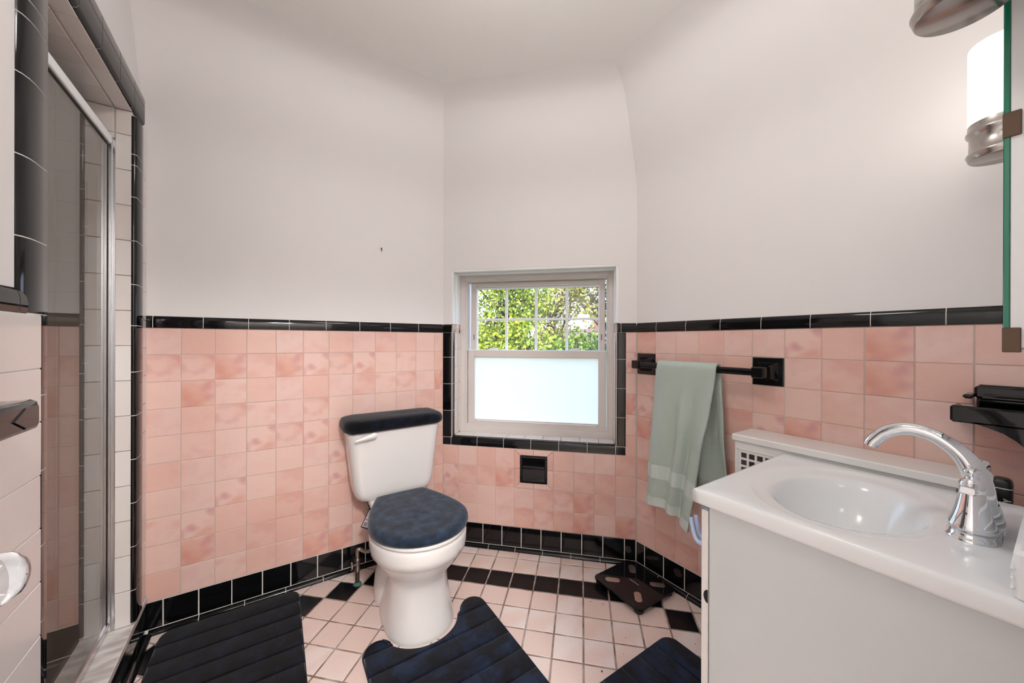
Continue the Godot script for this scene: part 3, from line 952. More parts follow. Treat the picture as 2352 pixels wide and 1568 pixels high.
func window_unit() -> void:
	var w := thing("window_1", "double hung window with frosted lower sash and gridded upper sash", "window", Vector3.ZERO, "", "structure")
	w.transform = basis_win
	# painted wooden lining above the tiles
	for q in [[0.050, 1.2705, 0.0635, 1.584], [0.976, 1.2705, 0.992, 1.584], [0.050, 1.572, 0.992, 1.585]]:
		var st := S()
		cbox(st, Vector3(q[0], q[1], -0.125), Vector3(q[2], q[3], 0.0045), 0.0025)
		var inner: Vector3 = Vector3(q[0], q[1], -0.10)
		put("casing", fin(st), MT.wood_white, w)
	var st := S()
	cbox(st, Vector3(0.0635, 1.2705, -0.08), Vector3(0.069, 1.572, -0.035), 0.002)
	cbox(st, Vector3(0.0705 - 0.007, 1.565, -0.08), Vector3(0.976, 1.572, -0.035), 0.002)
	cbox(st, Vector3(0.971, 1.2705, -0.08), Vector3(0.976, 1.572, -0.035), 0.002)
	put("stop_bead", fin(st), MT.wood_white, w)
	st = S()
	ring4(st, rc(0.060, 0.606, 0.978, 1.575), rc(0.094, 0.655, 0.950, 1.545), -0.215, -0.120, 0.003)
	put("frame", fin(st), MT.vinyl, w)
	st = S()
	ring4(st, rc(0.090, 0.650, 0.954, 1.548), rc(0.104, 0.668, 0.939, 1.536), -0.215, -0.131, 0.002)
	put("inner_frame", fin(st), MT.vinyl, w)
	# lower sash
	st = S()
	ring4(st, rc(0.1075, 0.660, 0.9355, 1.118), rc(0.1496, 0.6925, 0.892, 1.0746), -0.168, -0.138, 0.003)
	var low := put("lower_sash", fin(st), MT.vinyl, w)
	put("frosted_pane", pane(0.145, 0.688, 0.897, 1.079, -0.152), MT.frosted, low)
	st = S()
	cbox(st, Vector3(0.165, 0.684, -0.139), Vector3(0.880, 0.6895, -0.1335), 0.002)
	cbox(st, Vector3(0.1496, 0.6925, -0.148), Vector3(0.892, 0.6965, -0.138), 0.001)
	put("lift_rail", fin(st), MT.bead_white, low)
	st = S()
	cbox(st, Vector3(0.098, 1.115, -0.168), Vector3(0.945, 1.1195, -0.1375), 0.001)
	put("top_rail_edge", fin(st), MT.bead_white, low)
	for x in [0.262, 0.755]:
		st = S()
		cbox(st, Vector3(x - 0.030, 1.119, -0.166), Vector3(x + 0.030, 1.1235, -0.140), 0.0015)
		cbox(st, Vector3(x - 0.020, 1.1235, -0.160), Vector3(x + 0.022, 1.1300, -0.146), 0.002)
		cbox(st, Vector3(x - 0.002, 1.1280, -0.150), Vector3(x + 0.036, 1.1330, -0.143), 0.0015)
		put("sash_lock", fin(st), MT.bead_white, low)
	# upper sash
	st = S()
	ring4(st, rc(0.116, 1.085, 0.931, 1.532), rc(0.1564, 1.110, 0.893, 1.494), -0.200, -0.170, 0.003)
	var upp := put("upper_sash", fin(st), MT.vinyl, w)
	st = S()
	ring4(st, rc(0.150, 1.104, 0.899, 1.500), rc(0.1585, 1.112, 0.891, 1.4915), -0.1695, -0.1665, 0.001)
	cbox(st, Vector3(0.165, 1.508, -0.170), Vector3(0.868, 1.5125, -0.164), 0.0015)
	put("glazing_bead", fin(st), MT.bead_white, upp)
	var xs := [0.1564, 0.3406, 0.5247, 0.7089, 0.893]
	var ys := [1.110, 1.306, 1.494]
	for i in 3:
		put("muntin", boxmesh(Vector3(xs[i + 1] - 0.0085, 1.110, -0.190), Vector3(xs[i + 1] + 0.0085, 1.494, -0.178), 0.003), MT.bead_white, upp)
	put("muntin", boxmesh(Vector3(0.1564, 1.299, -0.1895), Vector3(0.893, 1.313, -0.1785), 0.003), MT.bead_white, upp)
	for i in 4:
		for j in 2:
			put("pane", pane(xs[i], ys[j], xs[i + 1], ys[j + 1], -0.184), MT.clear_pane, upp)
	for x in [0.1365, 0.911]:
		put("tilt_latch", boxmesh(Vector3(x - 0.002, 1.180, -0.1705), Vector3(x + 0.002, 1.215, -0.1685), 0.001), MT.dark_gap, upp)

func shower() -> void:
	var w := thing("wall_shower", "white tiled shower wall with black bullnose around the doorway", "wall", Vector3.ZERO, "", "structure")
	var f := Node3D.new(); f.name = "tiling"; w.add_child(f); f.transform = basis_shower
	# local x = -a (a grows towards the viewer), z into the room
	var aR := 0.1787; var aL := 0.8165; var yH := 1.985; var yM := 0.156
	# blocks round the opening
	for q in [[-aR + 0.006, 0.02, -0.12, 2.5], [-2.0, -aL - 0.006, -0.12, 2.5], [-aL - 0.006, -aR + 0.006, yH + 0.006, 2.5]]:
		put("core", boxmesh(Vector3(q[0], q[2], -0.118), Vector3(q[1], q[3], -0.0015)), MT.grout_light, f)
	# plaster above and beside the black border
	put("plaster", boxmesh(Vector3(-2.0, 2.095, -0.010), Vector3(0.03, 2.5, 0.0)), MT.plaster, f)
	put("plaster", boxmesh(Vector3(-2.0, 1.262, -0.010), Vector3(-0.911, 2.11, 0.001)), MT.plaster, f)
	put("plaster", boxmesh(Vector3(-0.075, 1.262, -0.010), Vector3(0.02, 2.11, 0.001)), MT.plaster, f)
	# narrow strip between the border and the toilet wall
	for j in 20:
		var y0: float = yM + j * P
		if y0 + P < 2.1: wall_tile(f, -0.074, y0, -0.008, y0 + P, whites[j % 3], 0.0045)
	# black uprights: profile (x, z); outer edge rolled back to the plaster
	var right := PackedVector2Array([Vector2(-0.0765, -0.001), Vector2(-0.0765, 0.002), Vector2(-0.080, 0.0075), Vector2(-0.088, 0.0115), Vector2(-0.102, 0.013), Vector2(-0.172, 0.013), Vector2(-0.1775, 0.0095), Vector2(-0.179, 0.004), Vector2(-0.179, -0.001)])
	var left := PackedVector2Array([Vector2(-0.8165, -0.001), Vector2(-0.8165, 0.004), Vector2(-0.8185, 0.0105), Vector2(-0.824, 0.013), Vector2(-0.872, 0.013), Vector2(-0.890, 0.0115), Vector2(-0.905, 0.0075), Vector2(-0.914, 0.002), Vector2(-0.915, -0.001)])
	var left_low := PackedVector2Array([Vector2(-0.8165, -0.001), Vector2(-0.8165, 0.004), Vector2(-0.8185, 0.0105), Vector2(-0.824, 0.013), Vector2(-0.8475, 0.013), Vector2(-0.8475, -0.001)])
	var yj := [yM + 0.006, 0.278, 0.434, 0.59, 0.746, 0.902, 1.058, 1.2235, 1.3705, 1.5265, 1.6825, 1.7965, 1.835, 1.972]
	filler(f, right, 0, 1.81, upright(1.972))
	filler(f, left_low, 0, 1.06, upright(1.2235))
	filler(f, left, 0, 0.75, upright(1.972))
	for side in 2:
		for i in yj.size() - 1:
			var poly: PackedVector2Array = right if side == 0 else (left_low if yj[i + 1] < 1.23 else left)
			var xf := Transform3D(Basis(Vector3(1, 0, 0), Vector3(0, 0, 1), Vector3(0, -1, 0)), Vector3(0, yj[i + 1] - 0.0012, 0))
			put("bullnose_tile", extruded(poly, 0, yj[i + 1] - yj[i] - 0.0024, xf), MT.black_tile, f)
	# black header in two courses: profile (z, y)
	var h1 := PackedVector2Array([Vector2(-0.001, 1.9865), Vector2(0.004, 1.9865), Vector2(0.0095, 1.989), Vector2(0.013, 1.996), Vector2(0.013, 2.0545), Vector2(-0.001, 2.0545)])
	var h2 := PackedVector2Array([Vector2(-0.001, 2.0565), Vector2(0.013, 2.0565), Vector2(0.013, 2.085), Vector2(0.010, 2.094), Vector2(0.004, 2.0985), Vector2(-0.001, 2.0995)])
	for hp in [h1, h2]: filler(f, hp, 0, 0.92, along_x(-0.0775))
	var k := 0
	var x := -0.0765
	while x > -1.0:
		var nx := maxf(x - 0.1545 if k > 0 else x - 0.13, -1.0)
		for hp in [h1, h2]:
			var l: float = x - nx - 0.0022
			var xf := Transform3D(Basis(Vector3(0, 0, 1), Vector3(0, 1, 0), Vector3(-1, 0, 0)), Vector3(nx + 0.0011 + l, 0, 0))
			if l > 0.01: put("header_tile", extruded(hp, 0, l, xf), MT.black_tile, f)
		x = nx
		k += 1
	# white field and black cap on the viewer's side
	for j in 11:
		var y1: float = YT - j * P
		course(f, -1.25, -0.848, -1.0385, 0.1905, func(a, b): wall_tile(f, a, maxf(0.0, y1 - P), b, y1, whites[rng.randi() % 3], 0.013, 0.0018))
	course(f, -1.25, -0.848, -0.9205, 0.1547, func(a, b): cap_piece(f, a, b, YT + 0.0005))
	put("field_grout", boxmesh(Vector3(-1.25, 0.0, -0.01), Vector3(-0.849, YT, 0.0112)), MT.joint_white, f)
	filler(f, cap_profile(), 0, 0.40, along_x(-0.8485) * at(0, YT, 0))
	# reveals: tiles on the jambs and the soffit, in two bands of depth
	for band in [[0.002, -0.042], [-0.044, -0.117]]:
		var d: float = band[0] - band[1]
		var zc: float = (band[0] + band[1]) / 2
		for i in 15:
			var y0: float = yM + i * 0.1245
			var y1: float = minf(yH, y0 + 0.1245)
			if y1 - y0 < 0.02: continue
			put("jamb_tile", tile_mesh(snappedf(d - 0.002, 0.0005), snappedf(y1 - y0 - 0.002, 0.0005)), whites[i % 3], f, Transform3D(Basis(Vector3(0, 0, 1), Vector3(0, 1, 0), Vector3(-1, 0, 0)), Vector3(-aR + 0.006, (y0 + y1) / 2, zc)))
			put("jamb_tile", tile_mesh(snappedf(d - 0.002, 0.0005), snappedf(y1 - y0 - 0.002, 0.0005)), whites[i % 3], f, Transform3D(Basis(Vector3(0, 0, -1), Vector3(0, 1, 0), Vector3(1, 0, 0)), Vector3(-aL - 0.006, (y0 + y1) / 2, zc)))
		for i in 6:
			var s0: float = -aR - (i + 1) * 0.113
			var s1: float = -aR - i * 0.113
			put("soffit_tile", tile_mesh(0.111, snappedf(d - 0.002, 0.0005)), whites[i % 3], f, Transform3D(Basis(Vector3(1, 0, 0), Vector3(0, 0, 1), Vector3(0, -1, 0)), Vector3((s0 + s1) / 2, yH + 0.006, zc)))
	# inner black edge of the far jamb
	for i in 11:
		var y0: float = yM + 0.01 + i * 0.1547
		if y0 + 0.15 > 1.84: continue
		put("bullnose_tile", boxmesh(Vector3(-aR - 0.0015, y0, -0.1175), Vector3(-aR + 0.012, y0 + 0.152, -0.1045), 0.003), MT.black_tile, f)
	# curb: marble slab on black tiles
	var cu := thing("shower_curb", "grey veined marble curb on black tiles at the shower entrance", "curb", Vector3.ZERO, "", "structure")
	cu.name = "trim_shower_curb"
	var cf := Node3D.new(); cf.name = "curb"; cu.add_child(cf); cf.transform = basis_shower
	put("core", boxmesh(Vector3(-0.95, -0.1, -0.118), Vector3(0.0, 0.13, -0.0015)), MT.grout_light, cf)
	put("marble_slab", boxmesh(Vector3(-0.8155, 0.131, -0.125), Vector3(-0.003, 0.156, 0.010), 0.003), MT.marble, cf)
	course(cf, -0.95, -0.026, -0.0972, 0.1105, func(a, b): wall_tile(cf, a, 0.0185, b, 0.129, MT.black_tile, 0.007, 0.0022, "base_tile"))
	course(cf, -0.95, -0.026, -0.15, 0.1547, func(a, b): cove_piece(cf, a, b))
	# the shower stall: tiled box behind the doorway
	var sb := thing("wall_stall", "white tiled walls inside the shower stall", "wall", Vector3.ZERO, "", "structure")
	var sf := Node3D.new(); sf.name = "stall"; sb.add_child(sf); sf.transform = basis_shower
	put("back", boxmesh(Vector3(-1.4, -0.12, -1.05), Vector3(0.1, 2.5, -0.95)), MT.grout_light, sf)
	put("near", boxmesh(Vector3(-1.15, -0.12, -1.0), Vector3(-1.05, 2.5, -0.118)), MT.grout_light, sf)
	put("far", boxmesh(Vector3(-0.006, -0.12, -1.0), Vector3(0.1, 2.5, -0.118)), MT.grout_light, sf)
	put("pan", boxmesh(Vector3(-1.1, -0.12, -1.0), Vector3(0.05, 0.03, -0.118)), whites[0], sf)
	for i in 6:
		for j in 19:
			var z1: float = -0.12 - i * P
			put("tile", tile_mesh(P - 0.002, P - 0.002), whites[(i + j) % 3], sf, Transform3D(Basis(Vector3(0, 0, 1), Vector3(0, 1, 0), Vector3(-1, 0, 0)), Vector3(-0.006, 0.03 + (j + 0.5) * P, z1 - P / 2)))
	# bronze glass door in a bright frame
	var d := thing("shower_door", "bronze tinted glass shower door with aluminium frame", "shower door")
	d.transform = basis_shower * at(0, 0, 0.011)
	put("glass", boxmesh(Vector3(-0.803, 0.188, -0.0725), Vector3(-0.192, 1.852, -0.0675)), MT.bronze_glass, d)
	put("wall_channel", boxmesh(Vector3(-0.183, 0.160, -0.060), Vector3(-0.179, 1.878, -0.050), 0.001), MT.aluminium, d)
	put("stile", boxmesh(Vector3(-0.188, 0.182, -0.068), Vector3(-0.183, 1.878, -0.058), 0.001), MT.aluminium, d)
	put("gasket", boxmesh(Vector3(-0.1925, 0.184, -0.0745), Vector3(-0.1875, 1.850, -0.0660), 0.001), MT.rubber, d)
	put("stile", boxmesh(Vector3(-0.816, 0.160, -0.075), Vector3(-0.800, 1.878, -0.058), 0.002), MT.aluminium, d)
	put("top_rail", boxmesh(Vector3(-0.803, 1.852, -0.080), Vector3(-0.190, 1.880, -0.058), 0.002), MT.bead_white, d)
	put("gasket", boxmesh(Vector3(-0.803, 1.846, -0.0755), Vector3(-0.195, 1.853, -0.0645), 0.001), MT.rubber, d)
	put("bottom_track", boxmesh(Vector3(-0.816, 0.1575, -0.100), Vector3(-0.180, 0.178, -0.066), 0.003), MT.aluminium, d)
	put("bottom_rail", boxmesh(Vector3(-0.803, 0.178, -0.078), Vector3(-0.190, 0.190, -0.062), 0.002), MT.aluminium, d)
	# black glazed ledge on the white tiles beside the doorway
	var lg := thing("soap_ledge", "black glazed soap ledge on the white tiles beside the shower door", "soap dish")
	lg.transform = basis_shower * at(-1.145, 1.052, 0.013)
	var st := S()
	cbox(st, Vector3(-0.10, -0.050, 0.0), Vector3(0.072, 0.050, 0.012), 0.004)
	put("back_plate", fin(st), MT.black_tile, lg)
	st = S()
	var lr := []
	for q in [[0.010, 0.010, 0.0], [0.040, 0.003, 0.001], [0.062, 0.0, 0.0], [0.070, 0.006, 0.003], [0.074, 0.014, 0.008]]:
		var rr := []
		for v in round_rect(-0.09 + q[1], -0.027 + q[2], 0.0765 - q[1], 0.0225 - q[2], 0.006, 3): rr.append(Vector3(v.x, v.y, q[0]))
		lr.append(rr)
	loft(st, lr)
	put("ledge", fin(st), MT.black_tile, lg)
	st = S()
	slab(st, PackedVector2Array([Vector2(0.0, -0.019), Vector2(0.036, -0.002), Vector2(0.0, 0.015), Vector2(-0.036, -0.002)]), 0.0025, 0.002)
	put("diamond", fin(st), MT.black_tile, lg, at(0.018, 0, 0.0735))

# a glazed bar between two posts; local x along the wall, z out of it
func towel_bar(called: String, label: String, xf: Transform3D, length: float, reach: float) -> void:
	var t := thing(called, label, "towel bar")
	t.transform = xf
	for k in 2:
		var x := 0.0 if k == 0 else length
		var b := put("post", null, MT.black_tile, t, at(x, 0, 0))
		var st := S()
		slab(st, rect_poly(-0.0535, -0.0535, 0.0535, 0.0535), 0.008, 0.003, 2)
		# flared square neck
		var rings := []
		for q in [[0.036, 0.036, 0.007], [0.030, 0.031, 0.014], [0.0235, 0.026, 0.026], [0.020, 0.0225, 0.040], [0.0195, 0.0200, 0.050], [0.0205, 0.0200, 0.058], [0.0205, 0.0200, reach + 0.016], [0.0175, 0.0170, reach + 0.0195]]:
			var r := []
			for v in round_rect(-q[0], -q[1], q[0], q[1], 0.004, 3): r.append(Vector3(v.x, v.y, q[2]))
			rings.append(r)
		loft(st, rings, true, false, true, 3)
		b.mesh = fin(st)
	var poly := PackedVector2Array()
	for v in [Vector2(-0.0075, -0.0135), Vector2(0.0075, -0.0135), Vector2(0.0125, -0.0085), Vector2(0.0125, 0.0085), Vector2(0.0075, 0.0135), Vector2(-0.0075, 0.0135), Vector2(-0.0125, 0.0085), Vector2(-0.0125, -0.0085)]: poly.append(v)
	var a := minf(0, length); var e := maxf(0, length)
	put("bar", extruded(poly, a + 0.016, e - 0.016, Transform3D(Basis(Vector3(0, 0, -1), Vector3(0, 1, 0), Vector3(1, 0, 0)), Vector3(0, 0, reach))), MT.black_tile, t)

func egg(w: float, fr: float, bk: float, y: float, zc: float, n := 40, pw := 1.0, bw := 1.0) -> Array:
	var out := []
	for k in n:
		var a := TAU * k / n
		var c := cos(a); var s := sin(a)
		var z := (fr if c > 0 else bk) * signf(c) * pow(absf(c), pw)
		var x := w * signf(s) * pow(absf(s), pw)
		if c < 0: x *= lerpf(1.0, bw, absf(c))
		out.append(Vector3(x, y, zc + z))
	return out

func rr_ring(x0: float, z0: float, x1: float, z1: float, r: float, y: float) -> Array:
	var out := []
	for v in round_rect(x0, z0, x1, z1, r, 6): out.append(Vector3(v.x, y, v.y))
	return out

func toilet() -> void:
	var o := Vector3(0.508, 0, -1.5)
	var t := thing("toilet", "white two piece toilet with black fabric covers", "toilet", o)
	# pedestal and bowl in one skin
	var st := S()
	var rings := [
		egg(0.140, 0.150, 0.300, 0.000, 0.0, 40, 0.92), egg(0.142, 0.152, 0.302, 0.010, 0.0, 40, 0.92), egg(0.140, 0.149, 0.298, 0.022, 0.0, 40, 0.92),
		egg(0.134, 0.140, 0.270, 0.06, 0.0, 40, 0.95), egg(0.126, 0.128, 0.23, 0.11, 0.0, 40, 0.97), egg(0.119, 0.118, 0.20, 0.16, 0.0),
		egg(0.118, 0.118, 0.19, 0.195, 0.0), egg(0.124, 0.127, 0.19, 0.222, 0.0), egg(0.143, 0.150, 0.20, 0.250, 0.0), egg(0.165, 0.178, 0.215, 0.280, 0.0),
		egg(0.180, 0.196, 0.225, 0.305, 0.0), egg(0.186, 0.203, 0.23, 0.318, 0.0), egg(0.1925, 0.2095, 0.235, 0.322, 0.0), egg(0.196, 0.213, 0.24, 0.345, 0.0), egg(0.1965, 0.213, 0.24, 0.375, 0.0), egg(0.194, 0.210, 0.24, 0.386, 0.0), egg(0.188, 0.204, 0.235, 0.391, 0.0)]
	loft(st, rings)
	# trapway bulge behind the pedestal
	var tr := []
	for q in [[0.0, 1.0], [0.05, 1.0], [0.10, 0.96], [0.14, 0.86], [0.17, 0.7], [0.19, 0.5], [0.202, 0.25]]:
		tr.append(egg(0.135 * q[1], 0.13 * q[1], 0.17 * q[1], q[0], -0.20, 28))
	loft(st, tr, true, false, true, 4)
	# shelf that carries the tank
	var dk := []
	for q in [[0.20, 0.075, 0.0], [0.30, 0.10, 0.0], [0.36, 0.125, 0.0], [0.395, 0.135, 0.0], [0.402, 0.13, 0.0]]:
		dk.append(rr_ring(-q[1], -0.455, q[1], -0.10, 0.04, q[0]))
	loft(st, dk, true, false, true, 8)
	put("bowl", fin(st), MT.porcelain, t)
	# tank
	st = S()
	var tk := []
	for q in [[0.4035, 0.165, -0.022], [0.418, 0.176, -0.010], [0.430, 0.184, -0.004], [0.450, 0.190, 0.0], [0.49, 0.196, 0.0], [0.60, 0.208, 0.004], [0.70, 0.219, 0.009], [0.756, 0.225, 0.012]]:
		tk.append(rr_ring(-q[1] - 0.008, -0.488, q[1] - 0.008, -0.306 + q[2], 0.045, q[0]))
	loft(st, tk)
	put("tank", fin(st), MT.porcelain, t)
	# seat ring and lid under the cover
	st = S()
	loft(st, [egg(0.190, 0.206, 0.22, 0.3925, 0.0), egg(0.196, 0.212, 0.225, 0.396, 0.0), egg(0.196, 0.212, 0.225, 0.406, 0.0), egg(0.190, 0.206, 0.22, 0.410, 0.0)])
	put("seat", fin(st), MT.gloss_white, t)
	st = S()
	cbox(st, Vector3(-0.09, 0.4025, -0.29), Vector3(0.09, 0.418, -0.235), 0.005)
	put("hinge_block", fin(st), MT.gloss_white, t)
	# flush lever
	st = S()
	var lv := []
	for q in [[-0.070, 0.004, 0.005], [-0.060, 0.007, 0.006], [-0.030, 0.010, 0.008], [0.000, 0.014, 0.010], [0.014, 0.015, 0.011], [0.024, 0.011, 0.009], [0.028, 0.004, 0.005]]:
		var r := []
		for k in 14:
			var a := TAU * k / 14
			r.append(Vector3(-0.138 + q[0], 0.7215 + 0.010 * (q[0] + 0.02) / 0.05 + sin(a) * q[1], -0.272 + cos(a) * q[2]))
		lv.append(r)
	loft(st, lv)
	tube(st, [Vector3(-0.134, 0.724, -0.296), Vector3(-0.134, 0.724, -0.275)], [0.010], 12, 5)
	put("flush_lever", fin(st), MT.gloss_white, t)
	# cover of the tank lid
	var n := FastNoiseLite.new(); n.seed = 12; n.frequency = 9.0
	st = S()
	var cv := []
	for q in [[0.748, 0.006], [0.744, -0.002], [0.752, -0.010], [0.768, -0.013], [0.783, -0.011], [0.793, -0.004], [0.799, 0.008], [0.802, 0.03], [0.803, 0.06], [0.8035, 0.085]]:
		var r := []
		for v in rr_ring(-0.238 + q[1], -0.485 + q[1], 0.222 - q[1], -0.283 - q[1], maxf(0.012, 0.055 - q[1] * 0.5), q[0]):
			r.append(v + Vector3(0, n.get_noise_3d(v.x * 3.0, v.y, v.z * 3.0) * 0.004 + (0.004 * sin(v.x * 11.0) if q[0] < 0.76 else 0.0), 0))
		cv.append(r)
	loft(st, cv, true, true, true)
	var tc := solo("tank_lid_cover", fin(st), MT.velvet, "black stretch fabric cover over the toilet tank lid", "toilet cover", o)
	# cover of the seat lid: round in front, narrowing to the hinge; (x, z) outline
	var ol := PackedVector2Array()
	for k in 29:
		var a := lerpf(-PI / 2, PI / 2, k / 28.0)
		ol.append(Vector2(sin(a) * 0.203, 0.010 + cos(a) * 0.203))
	for k in 10:
		var u := (k + 1) / 10.0
		ol.append(Vector2(0.203 - 0.088 * pow(u, 1.6), 0.010 - 0.285 * u))
	for k in 5: ol.append(Vector2(lerpf(0.115, -0.115, (k + 1) / 6.0), -0.277 - 0.004 * sin(PI * (k + 1) / 6.0)))
	for k in 10:
		var u := 1.0 - k / 10.0
		ol.append(Vector2(-0.203 + 0.088 * pow(u, 1.6), 0.010 - 0.285 * u))
	n.frequency = 3.0
	var ringed := func(q: PackedVector2Array, y: float, rough: float) -> Array:
		var out := []
		for v in q:
			out.append(Vector3(v.x, y + rough * (n.get_noise_2d(v.x * 0.9 + v.y * 0.5, v.y * 0.9) * 0.0022 + n.get_noise_2d(v.x * 2.4 - v.y * 1.6 + 40.0, v.y * 1.6) * 0.00035), v.y))
		return out
	st = S()
	var lc := [ringed.call(inset(ol, 0.010), 0.4105, 0.0), ringed.call(inset(ol, 0.002), 0.412, 0.0), ringed.call(ol, 0.419, 0.0), ringed.call(inset(ol, 0.0005), 0.428, 0.1), ringed.call(inset(ol, 0.004), 0.436, 0.2), ringed.call(inset(ol, 0.010), 0.4405, 0.5), ringed.call(inset(ol, 0.020), 0.443, 0.9)]
	var base := inset(ol, 0.020)
	for k in 14:
		var f := 1.0 - (k + 1) / 15.0
		var q := PackedVector2Array()
		for v in base: q.append(Vector2(v.x * f, (v.y + 0.03) * f - 0.03))
		lc.append(ringed.call(q, 0.443 + 0.004 * (1.0 - f), 1.0))
	loft(st, lc, true, true, true)
	solo("toilet_lid_cover", fin(st), MT.velvet_blue, "dark blue velvet cover on the closed toilet seat", "toilet cover", o)
	# shut-off valve and its hose
	var v := thing("water_valve", "old nickel shut-off valve with hose beside the toilet", "valve", Vector3(0.330, 0, -1.868))
	st = S(); tube(st, [Vector3.ZERO, Vector3(0, 0.065, 0)], [0.0095], 12)
	put("pipe", fin(st), MT.old_pipe, v)
	put("corroded_foot", lathe([Vector2(0, 0), Vector2(0.020, 0), Vector2(0.019, 0.003), Vector2(0.011, 0.011), Vector2(0, 0.012)], 20), MT.verdigris, v)
	put("body", lathe([Vector2(0, 0.062), Vector2(0.0125, 0.062), Vector2(0.0135, 0.068), Vector2(0.0135, 0.074), Vector2(0.011, 0.078), Vector2(0.011, 0.108), Vector2(0.012, 0.112), Vector2(0.012, 0.120), Vector2(0.0085, 0.123), Vector2(0.0085, 0.134), Vector2(0, 0.134)], 20), MT.worn_nickel, v)
	st = S()
	tube(st, [Vector3(-0.008, 0.098, 0.004), Vector3(-0.026, 0.098, 0.010)], [0.006], 10)
	put("stem", fin(st), MT.worn_nickel, v)
	put("handle", lathe([Vector2(0, 0), Vector2(0.019, 0), Vector2(0.020, 0.002), Vector2(0.018, 0.006), Vector2(0, 0.007)], 20, 0.7), MT.chrome, v, Transform3D(Basis(Vector3(0, 0, 1), PI / 2) , Vector3(-0.024, 0.098, 0.010)))
	st = S()
	tube(st, curve_pts([Vector3(0, 0.132, 0), Vector3(-0.001, 0.158, 0), Vector3(0.008, 0.166, 0.002), Vector3(0.035, 0.148, 0.004), Vector3(0.065, 0.146, 0.004), Vector3(0.100, 0.175, 0.002), Vector3(0.110, 0.235, -0.006), Vector3(0.085, 0.295, -0.006), Vector3(0.052, 0.345, -0.004), Vector3(0.034, 0.392, -0.002), Vector3(0.032, 0.432, 0)], 5), [0.0085], 10)
	put("hose", fin(st), MT.hose, v)
	put("nut", lathe([Vector2(0, 0), Vector2(0.017, 0), Vector2(0.018, 0.004), Vector2(0.016, 0.016), Vector2(0, 0.016)], 8), MT.worn_nickel, v, at(0.032, 0.418, 0))
	# printed tag hanging on the hose
	var tg := Transform3D(Basis(Vector3.UP, 0.45) * Basis(Vector3(0, 0, 1), -0.62), Vector3(0.052, 0.304, 0.012))
	st = S()
	slab(st, round_rect(-0.031, -0.043, 0.031, 0.043, 0.004, 3), 0.0006, 0.0002)
	var tag := put("tag", fin(st), MT.tag_rim, v, tg)
	put("print", pane(-0.027, -0.038, 0.027, 0.038, 0.0008), MT.tag_paper, tag)
	st = S()
	for q in [[0.010, 0.0115, 0.026], [0.018, 0.0192, 0.024], [0.026, 0.0275, 0.022], [-0.006, -0.004, 0.026]]:
		quad(st, Vector3(-0.025, q[0], 0.001), Vector3(q[2], q[0], 0.001), Vector3(q[2], q[1], 0.001), Vector3(-0.025, q[1], 0.001), Vector3(0, 0, 1))
	for k in 9:
		var x := -0.022 + k * 0.0022
		quad(st, Vector3(x, -0.034, 0.001), Vector3(x + 0.0012, -0.034, 0.001), Vector3(x + 0.0012, -0.018, 0.001), Vector3(x, -0.018, 0.001), Vector3(0, 0, 1))
	put("lettering", fin(st), MT.tag_rim, tag)

